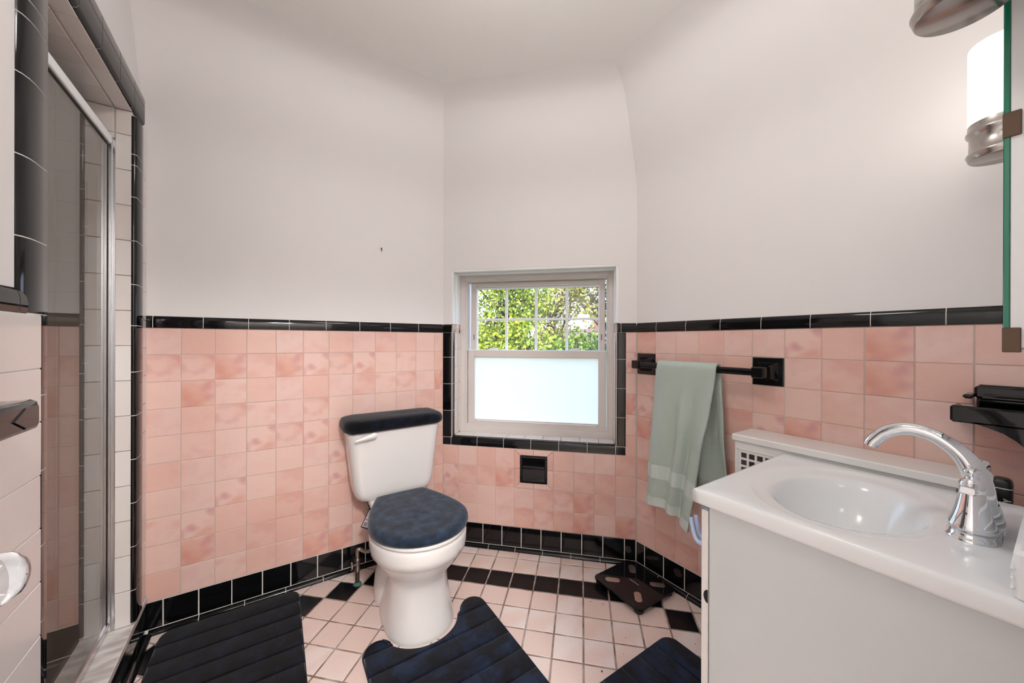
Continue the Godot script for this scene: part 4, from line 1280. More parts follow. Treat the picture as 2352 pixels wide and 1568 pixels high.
func vanity() -> void:
	var c := thing("vanity_cabinet", "pale grey vanity cabinet under the white sink top", "cabinet", Vector3.ZERO)
	put("side_panel", boxmesh(Vector3(0.906, 0.0, -0.4885), Vector3(0.922, 0.7605, -0.032), 0.001), MT.cabinet, c)
	put("side_panel", boxmesh(Vector3(1.408, 0.0, -0.4885), Vector3(1.424, 0.7605, -0.032), 0.001), MT.cabinet, c)
	put("back_panel", boxmesh(Vector3(0.922, 0.0, -0.045), Vector3(1.408, 0.66, -0.034), 0.001), MT.cabinet, c)
	put("bottom_shelf", boxmesh(Vector3(0.922, 0.08, -0.48), Vector3(1.408, 0.096, -0.046), 0.001), MT.cabinet, c)
	put("toe_kick", boxmesh(Vector3(0.922, 0.0, -0.45), Vector3(1.408, 0.08, -0.435), 0.001), MT.cabinet, c)
	for k in 2:
		var d := put("door", boxmesh(Vector3(0.905 + k * 0.261, 0.012, -0.5085), Vector3(1.163 + k * 0.262, 0.748, -0.4915), 0.002), MT.gloss_white, c)
		put("knob", lathe([Vector2(0, 0), Vector2(0.006, 0), Vector2(0.006, 0.010), Vector2(0.014, 0.014), Vector2(0.015, 0.021), Vector2(0.008, 0.026), Vector2(0, 0.026)], 16), MT.chrome, d, Transform3D(Basis(Vector3.RIGHT, -PI / 2), Vector3(1.135 + k * 0.06, 0.66, -0.5085)))
	var nt := S()
	var np_ := PackedVector2Array()
	for k in 13: np_.append(Vector2(-sin(PI * k / 12) * 0.0105, -cos(PI * k / 12) * 0.0165))
	slab(nt, np_, 0.0012, 0.0003)
	put("bumper", fin(nt), MT.dark_gap, c, Transform3D(Basis(Vector3(0, 0, 1), Vector3.UP, Vector3(-1, 0, 0)), Vector3(0.9054, 0.535, -0.4912)))
	# sink top: an oval bowl sunk in a slab
	var X0 := 0.893; var X1 := 1.4300; var Z0 := -0.524; var Z1 := -0.017; var Y := 0.80
	var bc := Vector2(1.158, -0.298)
	var angs := []
	for k in 96: angs.append(TAU * k / 96)
	for q in [Vector2(X0, Z0), Vector2(X1, Z0), Vector2(X1, Z1), Vector2(X0, Z1)]:
		angs.append(fposmod((q - bc).angle(), TAU))
	angs.sort()
	var prof := [[0.02, -0.142], [0.15, -0.141], [0.32, -0.136], [0.48, -0.124], [0.62, -0.102], [0.73, -0.074], [0.80, -0.050], [0.86, -0.030], [0.905, -0.0175], [0.95, -0.0115], [1.03, -0.0082], [1.12, -0.0058], [1.17, -0.0030], [1.20, -0.0008], [1.225, 0.0]]
	var rings := []
	for q in prof:
		var r := []
		for a in angs: r.append(Vector3(bc.x + cos(a) * 0.196 * q[0], Y + q[1], bc.y + sin(a) * 0.150 * q[0]))
		rings.append(r)
	for e in [[0.010, 0.0], [0.004, -0.001], [0.001, -0.004], [0.0, -0.010], [0.0, -0.030], [0.002, -0.036], [0.006, -0.0385], [0.03, -0.0385]]:
		var r := []
		for a in angs:
			var d := Vector2(cos(a), sin(a))
			var tx: float = ((X1 - e[0] - bc.x) if d.x > 0 else (X0 + e[0] - bc.x)) / (d.x if absf(d.x) > 1e-6 else 1e-6)
			var tz: float = ((Z1 - e[0] - bc.y) if d.y > 0 else (Z0 + e[0] - bc.y)) / (d.y if absf(d.y) > 1e-6 else 1e-6)
			var t: float = minf(absf(tx), absf(tz))
			r.append(Vector3(bc.x + d.x * t, Y + e[1], bc.y + d.y * t))
		rings.append(r)
	var st := S()
	st.set_smooth_group(0)
	for r in rings.size() - 1:
		for i in angs.size():
			var j: int = (i + 1) % angs.size()
			var A: Vector3 = rings[r][i]; var B: Vector3 = rings[r][j]; var C: Vector3 = rings[r + 1][j]; var D: Vector3 = rings[r + 1][i]
			var m := (A + C) / 2 - Vector3(bc.x, Y, bc.y)
			var out := Vector3(0, 1, 0) if r < prof.size() + 2 else Vector3(m.x, 0.02 if r < prof.size() + 4 else -0.02, m.z)
			quad(st, A, B, C, D, out)
	tri(st, rings[0][0], rings[0][33], rings[0][66], Vector3.UP)
	var s := thing("sink_top", "white cultured marble sink top with oval bowl", "sink")
	put("basin", fin(st), MT.marble_top, s)
	st = S()
	cbox(st, Vector3(X0 + 0.006, Y - 0.004, -0.044), Vector3(X1, 0.871, Z1), 0.006)
	cbox(st, Vector3(X0 + 0.006, 0.840, -0.0465), Vector3(X1, 0.846, -0.042), 0.0025)
	cbox(st, Vector3(X0 + 0.006, 0.826, -0.0465), Vector3(X1, 0.832, -0.042), 0.0025)
	cbox(st, Vector3(X0 + 0.006, 0.812, -0.0465), Vector3(X1, 0.818, -0.042), 0.0025)
	put("backsplash", fin(st), MT.marble_top, s)
	put("drain", lathe([Vector2(0, 0.001), Vector2(0.020, 0.001), Vector2(0.0225, 0.003), Vector2(0.022, 0.004), Vector2(0.016, 0.0035), Vector2(0, 0.005)], 24), MT.chrome, s, at(bc.x, Y - 0.143, bc.y))
	faucet(Vector3(1.163, Y - 0.0005, -0.100))
	# over-door hook
	var hk := thing("door_hook", "pale blue plastic double hook hung over the cabinet door", "hook", Vector3(0.932, 0, -0.5085))
	st = S()
	cbox(st, Vector3(-0.018, 0.66, -0.0035), Vector3(0.018, 0.7515, -0.0005), 0.001)
	cbox(st, Vector3(-0.018, 0.7485, -0.0035), Vector3(0.018, 0.7515, 0.020), 0.001)
	put("plate", fin(st), MT.blue_plastic, hk)
	for k in 2:
		st = S()
		var x := -0.010 + k * 0.022
		var rr := []
		for q in [Vector2(-0.002, 0.654), Vector2(-0.016, 0.652), Vector2(-0.027, 0.664), Vector2(-0.034, 0.690), Vector2(-0.037, 0.706)]:
			rr.append(Vector3(x, q.y, q.x))
		tube(st, curve_pts(rr, 4), [0.0075, 0.0075, 0.007, 0.0065, 0.006, 0.006, 0.0055], 8)
		put("prong", fin(st), MT.blue_plastic, hk)

func faucet(o: Vector3) -> void:
	var f := thing("faucet", "chrome two handle faucet with arched spout on the sink", "faucet", o)
	# oval base plate
	var st := S()
	var rings := []
	for q in [[0.0, 0.0], [0.0, 0.004], [0.003, 0.0055], [0.004, 0.012], [0.007, 0.016], [0.010, 0.017], [0.012, 0.021], [0.016, 0.0235], [0.030, 0.024]]:
		var r := []
		for k in 48:
			var a := TAU * (k + 0.5) / 48
			var e: float = 0.034 - q[0]
			var c: Vector2 = Vector2(cos(a), sin(a)) * e
			c.x += 0.052 * signf(cos(a))
			r.append(Vector3(c.x, q[1], c.y))
		rings.append(r)
	loft(st, rings)
	put("base_plate", fin(st), MT.chrome, f)
	# spout: a swan neck towards the bowl (-z)
	st = S()
	var path := curve_pts([Vector3(0, 0.015, 0.004), Vector3(0, 0.06, 0.004), Vector3(0, 0.105, 0.000), Vector3(0, 0.145, -0.018), Vector3(0, 0.174, -0.052), Vector3(0, 0.183, -0.090), Vector3(0, 0.171, -0.124), Vector3(0, 0.146, -0.146), Vector3(0, 0.133, -0.152)], 6)
	var rad := []
	for i in path.size(): rad.append(lerpf(0.0235, 0.0135, smoothstep(0.0, 0.55, float(i) / path.size())))
	tube(st, path, rad, 24)
	put("spout", fin(st), MT.chrome, f)
	put("spout_collar", lathe([Vector2(0, 0.02), Vector2(0.033, 0.022), Vector2(0.031, 0.034), Vector2(0.027, 0.046), Vector2(0.0245, 0.060), Vector2(0, 0.061)], 32), MT.chrome, f, at(0, 0, 0.004))
	for s in [-1, 1]:
		var h := put("handle", lathe([Vector2(0, 0.018), Vector2(0.0325, 0.020), Vector2(0.0328, 0.024), Vector2(0.0305, 0.030), Vector2(0.0262, 0.042), Vector2(0.0222, 0.056), Vector2(0.0188, 0.072), Vector2(0.0165, 0.086), Vector2(0.0158, 0.090), Vector2(0.0172, 0.094), Vector2(0.0172, 0.104), Vector2(0.0140, 0.110), Vector2(0.0092, 0.114), Vector2(0.0086, 0.119), Vector2(0.0105, 0.122), Vector2(0.0125, 0.126), Vector2(0.0110, 0.130), Vector2(0.0045, 0.133), Vector2(0, 0.1335)], 32), MT.chrome, f, at(0.052 * s, 0, 0))
		st = S()
		var lv := []
		for q in [[0.010, 0.0085, 0.0085, 0.0985], [0.026, 0.0075, 0.0080, 0.100], [0.045, 0.0070, 0.0090, 0.102], [0.058, 0.0075, 0.0105, 0.1035], [0.062, 0.0055, 0.0085, 0.104]]:
			var r := []
			for v in round_rect(-q[2], -q[1], q[2], q[1], 0.003, 3): r.append(Vector3(q[0] * s, q[3] + v.y, v.x))
			lv.append(r)
		loft(st, lv)
		put("lever", fin(st), MT.chrome, h)

func towel_wall() -> void:
	towel_bar("towel_bar", "black glazed towel bar on pink tiles holding the sage towel", basis_right * at(-1.1803, YT - 1.5 * P, 0.0), 0.5476, 0.078)
	# towel folded over the bar
	var t := thing("hand_towel", "sage green terry towel hanging over the black bar", "towel")
	var yb := YT - 1.5 * P
	var xb := XR - 0.078
	var nA := 44
	var rows := []     # centre line of the cloth: [x, y, drop 0..1, side]
	for k in 16: rows.append([xb + 0.030 - 0.010 * k / 15.0, lerpf(0.560, yb - 0.004, k / 15.0), lerpf(1.0, 0.0, k / 15.0), 1])
	for k in 9:
		var a := PI * k / 8
		rows.append([xb + cos(a) * 0.020, yb + sin(a) * 0.0215, 0.0, 0])
	for k in 30: rows.append([xb - 0.020 - 0.012 * (k + 1) / 30.0, lerpf(yb - 0.004, 0.402, (k + 1) / 30.0), (k + 1) / 30.0, -1])
	var nz := FastNoiseLite.new(); nz.seed = 6; nz.frequency = 2.5
	var place := func(i: int, j: int, off: float) -> Vector3:
		var r: Array = rows[i]
		var u := float(j) / nA
		var d: float = r[2]
		var z0 := -1.050; var z1 := -0.782
		if r[3] == -1:
			z0 = lerpf(-1.050, -1.113, pow(d, 0.8)); z1 = lerpf(-0.782, -0.872, pow(d, 1.2))
		elif r[3] == 1:
			z0 = lerpf(-1.045, -1.02, d); z1 = lerpf(-0.782, -0.748, d)
		var z := lerpf(z0, z1, u)
		var x: float = r[0]
		var y: float = r[1]
		var wave := sin(u * TAU * 2.6 + 0.6 + d * 0.8) * 0.014 * smoothstep(0.0, 0.45, d) + sin(u * TAU * 4.3 + 2.0) * 0.004 * smoothstep(0.1, 0.6, d) + nz.get_noise_2d(u * 1.4, y * 1.5) * 0.010 * smoothstep(0.02, 0.3, d)
		if r[3] == -1:
			wave += 0.020 * exp(-pow((u - 0.70) / 0.035, 2.0)) * smoothstep(0.1, 0.5, d)
			wave -= 0.014 * smoothstep(0.72, 0.86, u) * smoothstep(0.05, 0.5, d)
			y -= 0.020 * smoothstep(0.66, 0.74, u) * d
			y += 0.010 * sin(u * 5.0) * d
		var inner := Vector3(xb, yb, 0)
		var nrm := Vector3(signf(r[3]) if r[3] != 0 else (x - inner.x), 0.0 if r[3] != 0 else (y - inner.y), 0).normalized()
		if r[3] == -1: nrm = Vector3(-1, 0, 0)
		return Vector3(x + wave, y, z) + nrm * off
	var st := S()
	st.set_smooth_group(0)
	var th := 0.0055
	for i in rows.size() - 1:
		for j in nA:
			for sd in [1.0, -1.0]:
				var A: Vector3 = place.call(i, j, th * sd); var B: Vector3 = place.call(i, j + 1, th * sd)
				var C: Vector3 = place.call(i + 1, j + 1, th * sd); var D: Vector3 = place.call(i + 1, j, th * sd)
				var out: Vector3 = ((place.call(i, j, 0.01) as Vector3) - (place.call(i, j, 0.0) as Vector3)) * sd
				quad(st, A, B, C, D, out)
		for j in [0, nA]:
			quad(st, place.call(i, j, th), place.call(i + 1, j, th), place.call(i + 1, j, -th), place.call(i, j, -th), Vector3(0, 0, -1 if j == 0 else 1))
	for i in [0, rows.size() - 1]:
		for j in nA:
			quad(st, place.call(i, j, th), place.call(i, j + 1, th), place.call(i, j + 1, -th), place.call(i, j, -th), Vector3(0, -1, 0))
	put("cloth", fin(st), MT.terry, t)
	# woven border and hem on the hanging end
	for e in [[45, 48], [52, 54]]:
		st = S()
		st.set_smooth_group(0)
		for i in range(e[0], e[1]):
			for j in nA:
				quad(st, place.call(i, j, th + 0.0022), place.call(i, j + 1, th + 0.0022), place.call(i + 1, j + 1, th + 0.0022), place.call(i + 1, j, th + 0.0022), Vector3(-1, 0, 0))
		put("border_band" if e[0] == 45 else "hem", fin(st), MT.terry_band, t)
	# radiator cover along the wall
	var r := thing("radiator_cover", "white metal radiator cover with square grille holes beside the vanity", "radiator cover")
	put("top", boxmesh(Vector3(1.4305, 0.8045, -0.690), Vector3(XR - 0.0075, 0.830, -0.145), 0.004), MT.gloss_white, r)
	put("end_panel", boxmesh(Vector3(1.438, 0.0, -0.680), Vector3(XR - 0.0075, 0.804, -0.672), 0.001), MT.gloss_white, r)
	put("end_panel", boxmesh(Vector3(1.438, 0.0, -0.163), Vector3(XR - 0.0075, 0.804, -0.155), 0.001), MT.gloss_white, r)
	st = S()
	var z0 := -0.6585; var py := 0.0262; var pz := 0.0262; var hl := 0.0185
	var nz_ := 17; var ny := 9
	var ytop := 0.766
	var zend := z0 + nz_ * pz; var yend := ytop - ny * py
	cbox(st, Vector3(1.4375, 0.0, -0.680), Vector3(1.4385, 0.804, z0))
	cbox(st, Vector3(1.4375, 0.0, zend), Vector3(1.4385, 0.804, -0.155))
	cbox(st, Vector3(1.4375, ytop, z0), Vector3(1.4385, 0.804, zend))
	cbox(st, Vector3(1.4375, 0.0, z0), Vector3(1.4385, yend, zend))
	for k in nz_: cbox(st, Vector3(1.4375, yend, z0 + k * pz + hl), Vector3(1.4385, ytop, z0 + (k + 1) * pz))
	for k in ny:
		for m in nz_: cbox(st, Vector3(1.4375, ytop - (k + 1) * py, z0 + m * pz), Vector3(1.4385, ytop - k * py - hl, z0 + m * pz + hl))
	put("grille", fin(st), MT.gloss_white, r)
	st = S()
	cbox(st, Vector3(1.4355, 0.775, -0.672), Vector3(1.4378, 0.781, -0.17), 0.001)
	cbox(st, Vector3(1.4355, 0.05, -0.6725), Vector3(1.4378, 0.781, -0.6675), 0.001)
	put("bead", fin(st), MT.gloss_white, r)
	st = S()
	for k in 9: cbox(st, Vector3(1.46, 0.08, -0.65 + k * 0.055), Vector3(1.565, 0.70, -0.61 + k * 0.055), 0.012)
	put("radiator", fin(st), mat("iron", c8(150, 138, 126), 0.5), r)
	# soap dish and tumbler holder
	var s := thing("soap_dish", "black glazed soap dish with drain ridges on the pink tiles above the sink", "soap dish", Vector3(XR - 0.006, 0, -0.105))
	st = S()
	cbox(st, Vector3(-0.014, 0.960, -0.030), Vector3(0, 1.060, 0.066), 0.005)
	put("back_plate", fin(st), MT.black_tile, s)
	st = S()
	# tray: floor and four rims
	cbox(st, Vector3(-0.100, 0.965, -0.064), Vector3(-0.010, 0.976, 0.064), 0.004)
	cbox(st, Vector3(-0.103, 0.965, -0.066), Vector3(-0.092, 1.009, 0.066), 0.005)
	cbox(st, Vector3(-0.098, 0.965, -0.066), Vector3(-0.010, 1.007, -0.055), 0.005)
	cbox(st, Vector3(-0.098, 0.965, 0.055), Vector3(-0.010, 1.007, 0.066), 0.005)
	put("tray", fin(st), MT.black_tile, s)
	for k in 5:
		st = S()
		var z := -0.040 + k * 0.020
		tube(st, [Vector3(-0.085, 0.978, z), Vector3(-0.080, 0.986, z), Vector3(-0.03, 0.988, z), Vector3(-0.014, 0.99, z)], [0.005], 8)
		put("ridge", fin(st), MT.black_tile, s)
	st = S()
	# upper lip that holds brushes, with scooped front
	cbox(st, Vector3(-0.074, 1.026, -0.048), Vector3(-0.010, 1.037, -0.030), 0.004)
	cbox(st, Vector3(-0.074, 1.026, -0.020), Vector3(-0.010, 1.037, 0.062), 0.004)
	cbox(st, Vector3(-0.040, 1.026, -0.032), Vector3(-0.010, 1.058, 0.062), 0.005)
	put("brush_rest", fin(st), MT.black_tile, s)
	st = S()
	extrude(st, PackedVector2Array([Vector2(-0.035, 0.968), Vector2(0.066, 0.968), Vector2(0.066, 0.900), Vector2(0.052, 0.916), Vector2(0.036, 0.934), Vector2(0.018, 0.948), Vector2(-0.006, 0.958)]), 0.010, 0.092, Transform3D(Basis(Vector3(0, 0, 1), Vector3.UP, Vector3(-1, 0, 0)), Vector3.ZERO))
	put("bracket", fin(st, false), MT.black_tile, s)
	# narrow shelf behind the vanity with a black spray pack
	var sh := thing("narrow_shelf", "narrow white shelf between vanity and pink wall", "shelf", Vector3(1.509, 0.655, -0.088))
	put("board", boxmesh(Vector3(-0.072, -0.012, -0.052), Vector3(0.078, 0.0, 0.050), 0.002), MT.gloss_white, sh)
	put("bracket", boxmesh(Vector3(0.06, -0.10, -0.01), Vector3(0.078, -0.012, 0.01), 0.002), MT.gloss_white, sh)
	var pk := thing("spray_pack", "black bottle with white stripe and lettering behind the sink", "bottle", Vector3(1.506, 0.655, -0.090))
	st = S()
	var pr := []
	for q in [[0.0, 0.003], [0.003, 0.0], [0.170, 0.0], [0.1785, 0.002], [0.1825, 0.006]]:
		pr.append(rr_ring(-0.021 + q[1], -0.0165 + q[1], 0.021 - q[1], 0.0165 - q[1], 0.009, q[0]))
	loft(st, pr)
	put("body", fin(st), MT.black_pack, pk)
	st = S()
	var band := []
	for y in [0.1600, 0.1622]: band.append(rr_ring(-0.0214, -0.0169, 0.0214, 0.0169, 0.0093, y))
	loft(st, band, true, false, false)
	put("stripe", fin(st), MT.print_white, pk)
	var tm := TextMesh.new()
	tm.text = "SKY"
	var fo := SystemFont.new(); fo.font_names = PackedStringArray(["Droid Sans"]); fo.font_weight = 700
	tm.font = fo
	tm.font_size = 32
	tm.pixel_size = 0.00050
	tm.depth = 0.0004
	put("lettering", tm, MT.print_white, pk, Transform3D(Basis(Vector3(0, 1, 0), Vector3(0, 0, -1), Vector3(-1, 0, 0)), Vector3(-0.0213, 0.124, 0.009)))

func sconce(label: String, x: float, y: float) -> void:
	var s := thing("wall_sconce", label, "sconce", Vector3(x, y, -0.088), "sconces beside the mirror")
	put("back_plate", boxmesh(Vector3(-0.045, 0.01, 0.046), Vector3(0.045, 0.20, 0.0745), 0.004), MT.nickel, s)
	put("cup", lathe([Vector2(0, 0), Vector2(0.0500, 0), Vector2(0.0520, 0.002), Vector2(0.0545, 0.010), Vector2(0.0560, 0.014), Vector2(0.0540, 0.019), Vector2(0.0510, 0.022), Vector2(0.0505, 0.056), Vector2(0.0530, 0.060), Vector2(0.0560, 0.065), Vector2(0.0560, 0.070), Vector2(0.0530, 0.075), Vector2(0.0525, 0.088), Vector2(0, 0.088)], 48), MT.nickel, s)
	var g := mat("sconce_glow", c8(252, 250, 246), 0.3)
	g.emission_enabled = true
	g.emission = c8(255, 250, 242)
	g.emission_energy_multiplier = 1.15
	put("lamp_shade", lathe([Vector2(0.002, 0.0885), Vector2(0.0515, 0.0885), Vector2(0.0525, 0.092), Vector2(0.0525, 0.272), Vector2(0.051, 0.276), Vector2(0.002, 0.276)], 48), g, s)
	var l := OmniLight3D.new()
	l.name = "bulb_light"
	l.light_color = Color(1.0, 0.98, 0.955)
	l.light_energy = 0.008
	l.light_size = 0.045
	l.omni_range = 10.0
	l.omni_attenuation = 2.0
	l.shadow_enabled = true
	s.add_child(l)
	l.position = Vector3(0, 0.165, 0)

func mirror_wall() -> void:
	var m := thing("wall_mirror", "frameless mirror with green glass edge held by brown clips", "mirror", Vector3(0.945, 1.158, -0.056))
	put("glass", boxmesh(Vector3(0.0, 0, 0.0), Vector3(0.43, 0.74, 0.006), 0.0008), MT.glass_edge, m)
	put("silvering", pane(0.002, 0.002, 0.428, 0.738, 0.0), MT.mirror, m, Transform3D(Basis(Vector3(-1, 0, 0), Vector3(0, 1, 0), Vector3(0, 0, -1)), Vector3(0.43, 0, -0.0004)))
	put("backing_board", boxmesh(Vector3(0.001, 0.006, 0.0062), Vector3(0.429, 0.74, 0.0405), 0.001), MT.wood_white, m)
	for y in [0.0, 0.331]:
		put("clip", boxmesh(Vector3(-0.0025, y - 0.001, -0.0010), Vector3(0.012, y + 0.037, 0.0165), 0.001), MT.brown_clip, m)
	sconce("brushed nickel sconce with opal shade between the mirror and the pink tiled wall", 1.452, 1.616)
	sconce("brushed nickel sconce with opal shade on the doorway side of the mirror", 0.872, 1.676)
	# the open door with its glass knob, standing along the shower wall
	var d := thing("door_1", "white door standing open along the shower wall", "door", Vector3(-0.311, 0, ZF), "", "structure")
	put("leaf", boxmesh(Vector3(-0.035, 0.008, -0.695), Vector3(0.0, 2.03, -0.002), 0.002), MT.wood_white, d)
	put("rose", lathe([Vector2(0, 0), Vector2(0.026, 0), Vector2(0.026, 0.003), Vector2(0.012, 0.006), Vector2(0.012, 0.030), Vector2(0, 0.030)], 24), MT.chrome, d, Transform3D(Basis(Vector3(0, 0, 1), -PI / 2), Vector3(0.0, 0.912, -0.615)))
	put("knob", lathe([Vector2(0.001, 0.030), Vector2(0.016, 0.030), Vector2(0.026, 0.040), Vector2(0.0285, 0.052), Vector2(0.0265, 0.066), Vector2(0.018, 0.076), Vector2(0.010, 0.079), Vector2(0.001, 0.0795)], 12), MT.knob_glass, d, Transform3D(Basis(Vector3(0, 0, 1), -PI / 2), Vector3(0.0, 0.912, -0.615)))

# quilted mat: a thin base and pillowed strips; outline in (x, -z)
func mat_thing(called: String, label: String, outline: PackedVector2Array, strips_along_x: bool, first: float, pitch: float, m: Material, turn := 0.0, pivot := Vector3.ZERO) -> void:
	var t := thing(called, label, "bath mat", pivot, "quilted dark bath mats")
	t.rotation.y = turn
	var lay := Transform3D(Basis(Vector3(1, 0, 0), Vector3(0, 0, -1), Vector3(0, 1, 0)), Vector3(0, 0.0006, 0))
	var st := S()
	slab(st, outline, 0.007, 0.003, 2)
	put("backing", fin(st), m, t, lay)
	var lo := Vector2(1e9, 1e9); var hi := -lo
	for p in outline:
		lo = lo.min(p); hi = hi.max(p)
	var inner := inset(outline, 0.0035)
	var k := floori(((lo.y if strips_along_x else lo.x) - first) / pitch)
	while first + k * pitch < (hi.y if strips_along_x else hi.x):
		var a := first + k * pitch + 0.0006; var b := first + (k + 1) * pitch - 0.0006
		var band := rect_poly(lo.x - 1, a, hi.x + 1, b) if strips_along_x else rect_poly(a, lo.y - 1, b, hi.y + 1)
		for piece in Geometry2D.intersect_polygons(inner, band):
			if absf(signed_area(piece)) < 0.0008: continue
			var dense := PackedVector2Array()
			for i in piece.size():
				var q: Vector2 = piece[(i + 1) % piece.size()]
				if dense.is_empty() or dense[-1].distance_to(piece[i]) > 0.0015: dense.append(piece[i])
			if dense[0].distance_to(dense[-1]) < 0.0015: dense.remove_at(dense.size() - 1)
			st = S()
			slab(st, dense, 0.0165, 0.0075, 4, Rect2(), true)
			put("quilted_strip", fin(st), m, t, lay)
		k += 1

func floor_things() -> void:
	# left mat, before the shower
	mat_thing("bath_mat", "black quilted bath mat along the shower curb", round_rect(-0.385, 1.12, 0.092, 1.962, 0.045, 8), true, 1.96 - 0.092 * 9, 0.092, MT.velvet)
	# contour mat round the toilet
	var o := PackedVector2Array()
	var add := func(pts: Array):
		for q in pts: o.append(q)
	var arc := func(c: Vector2, r: float, a0: float, a1: float, n: int) -> Array:
		var out := []
		for k in n + 1:
			var a := lerpf(a0, a1, float(k) / n)
			out.append(c + Vector2(cos(a), sin(a)) * r)
		return out
	# (x, -z): counter-clockwise from the near left corner
	add.call(arc.call(Vector2(0.315, 0.935), 0.05, PI, PI * 1.5, 8))
	add.call(arc.call(Vector2(0.735, 0.935), 0.05, -PI / 2, 0, 8))
	add.call(arc.call(Vector2(0.728, 1.425), 0.058, 0, PI * 0.94, 12))
	add.call(arc.call(Vector2(0.508, 1.490), 0.158, -0.42, -PI + 0.42, 22))
	add.call(arc.call(Vector2(0.322, 1.402), 0.057, PI * 0.06, PI, 12))
	mat_thing("bath_mat", "dark blue quilted contour mat cut around the toilet foot", o, true, 0.94, 0.092, MT.velvet_navy)
	# mat before the vanity
	mat_thing("bath_mat", "dark blue quilted bath mat in front of the vanity doors", round_rect(0.78, 0.535, 1.312, 0.872, 0.055, 8), false, 1.215 - 0.092 * 6, 0.092, MT.velvet_navy)
	# bathroom scale
	var s := thing("bathroom_scale", "black glass bathroom scale with four oval steel pads", "scale", Vector3(1.4245, 0, -1.1265))
	var lay := Transform3D(Basis(Vector3(1, 0, 0), Vector3(0, 0, -1), Vector3(0, 1, 0)), Vector3(0, 0.0145, 0))
	var st := S()
	slab(st, round_rect(-0.124, -0.130, 0.124, 0.130, 0.028, 8), 0.0085, 0.003, 2)
	put("body", fin(st), MT.scale_body, s, lay)
	lay.origin.y = 0.0230
	st = S()
	slab(st, round_rect(-0.1315, -0.1385, 0.1315, 0.1385, 0.030, 8), 0.006, 0.0022, 3)
	put("glass_top", fin(st), MT.scale_glass, s, lay)
	for q in [[0.079, 0.0705, 1.0], [-0.068, 0.067, -1.0], [0.081, -0.072, -1.0], [-0.064, -0.0755, 1.0]]:
		st = S()
		var poly := PackedVector2Array()
		for v in round_rect(-0.034, -0.0155, 0.034, 0.0155, 0.0154, 8): poly.append(v.rotated(PI / 4 * q[2]) + Vector2(q[0], q[1]))
		slab(st, poly, 0.0004, 0.0002)
		put("steel_pad", fin(st), MT.steel_pad, s, Transform3D(lay.basis, Vector3(0, 0.0290, 0)))
	for sx in [-1, 1]:
		for sz in [-1, 1]:
			put("foot", lathe([Vector2(0, 0), Vector2(0.019, 0), Vector2(0.021, 0.003), Vector2(0.021, 0.013), Vector2(0.019, 0.015), Vector2(0, 0.015)], 24), MT.rubber, s, at(sx * 0.103, 0, sz * 0.110))
	put("display_line", boxmesh(Vector3(-0.0008, 0.0290, -0.026), Vector3(0.0008, 0.0293, 0.028)), MT.print_white, s, Transform3D(Basis(Vector3.UP, 0.0), Vector3(0.004, 0, 0)))

func marks() -> void:
	var wl: Node3D = get_node("wall_left")
	var st := S()
	tube(st, [Vector3(0.4665, 1.664, ZL + 0.002), Vector3(0.4665, 1.664, ZL + 0.014), Vector3(0.4675, 1.648, ZL + 0.018)], [0.0028, 0.0026, 0.0022], 8)
	put("nail", fin(st), mat("rusty_iron", c8(126, 84, 62), 0.7, 0.3), wl)
	var f: Node3D = get_node("floor")
	var rust := mat("red_paint", c8(120, 66, 62), 0.7)
	var g := RandomNumberGenerator.new(); g.seed = 8
	for q in [[1384.5, 1541.2, 0.0042], [1358.1, 1381.3, 0.0026], [1386.4, 1386.7, 0.0030], [1439.0, 1464.1, 0.0024], [1599.4, 1477.9, 0.0024], [1502.7, 1478.5, 0.0020], [1434.0, 1501.6, 0.0016]]:
		var d := lookat_px(q[0], q[1], 1.0) - Vector3(0, H, 0)
		var at_floor: Vector3 = Vector3(0, H, 0) + d * (H / -d.y)
		var poly := PackedVector2Array()
		for k in 7: poly.append(Vector2(cos(TAU * k / 7), sin(TAU * k / 7)) * q[2] * g.randf_range(0.6, 1.3))
		st = S()
		slab(st, poly, 0.0009, 0.0003)
		put("paint_flake", fin(st), rust, f, Transform3D(Basis(Vector3(1, 0, 0), Vector3(0, 0, -1), Vector3(0, 1, 0)), at_floor))

# ------------------------------------------------------------------ outside
func lookat_px(u: float, v: float, dist: float) -> Vector3:
	var yaw := 0.576526
	var r0 := Vector3(cos(yaw), 0, sin(yaw)); var f0 := Vector3(sin(yaw), 0, -cos(yaw))
	return Vector3(0, H, 0) + (f0 + r0 * (u - 1176.0) / 832.14 - Vector3.UP * (v - 784.0) / 832.14) * dist

func leaf_mesh() -> ArrayMesh:
	var st := S()
	st.set_smooth_group(-1)
	var pts := [Vector3(0, 0, 0), Vector3(-0.42, 0.30, 0.10), Vector3(-0.30, 0.72, 0.04), Vector3(0, 1.0, -0.06), Vector3(0.30, 0.72, 0.04), Vector3(0.42, 0.30, 0.10), Vector3(0, 0.45, -0.05)]
	for k in 6:
		tri(st, pts[6], pts[k], pts[(k + 1) % 6], Vector3(0, 0, 1))
	return fin(st)

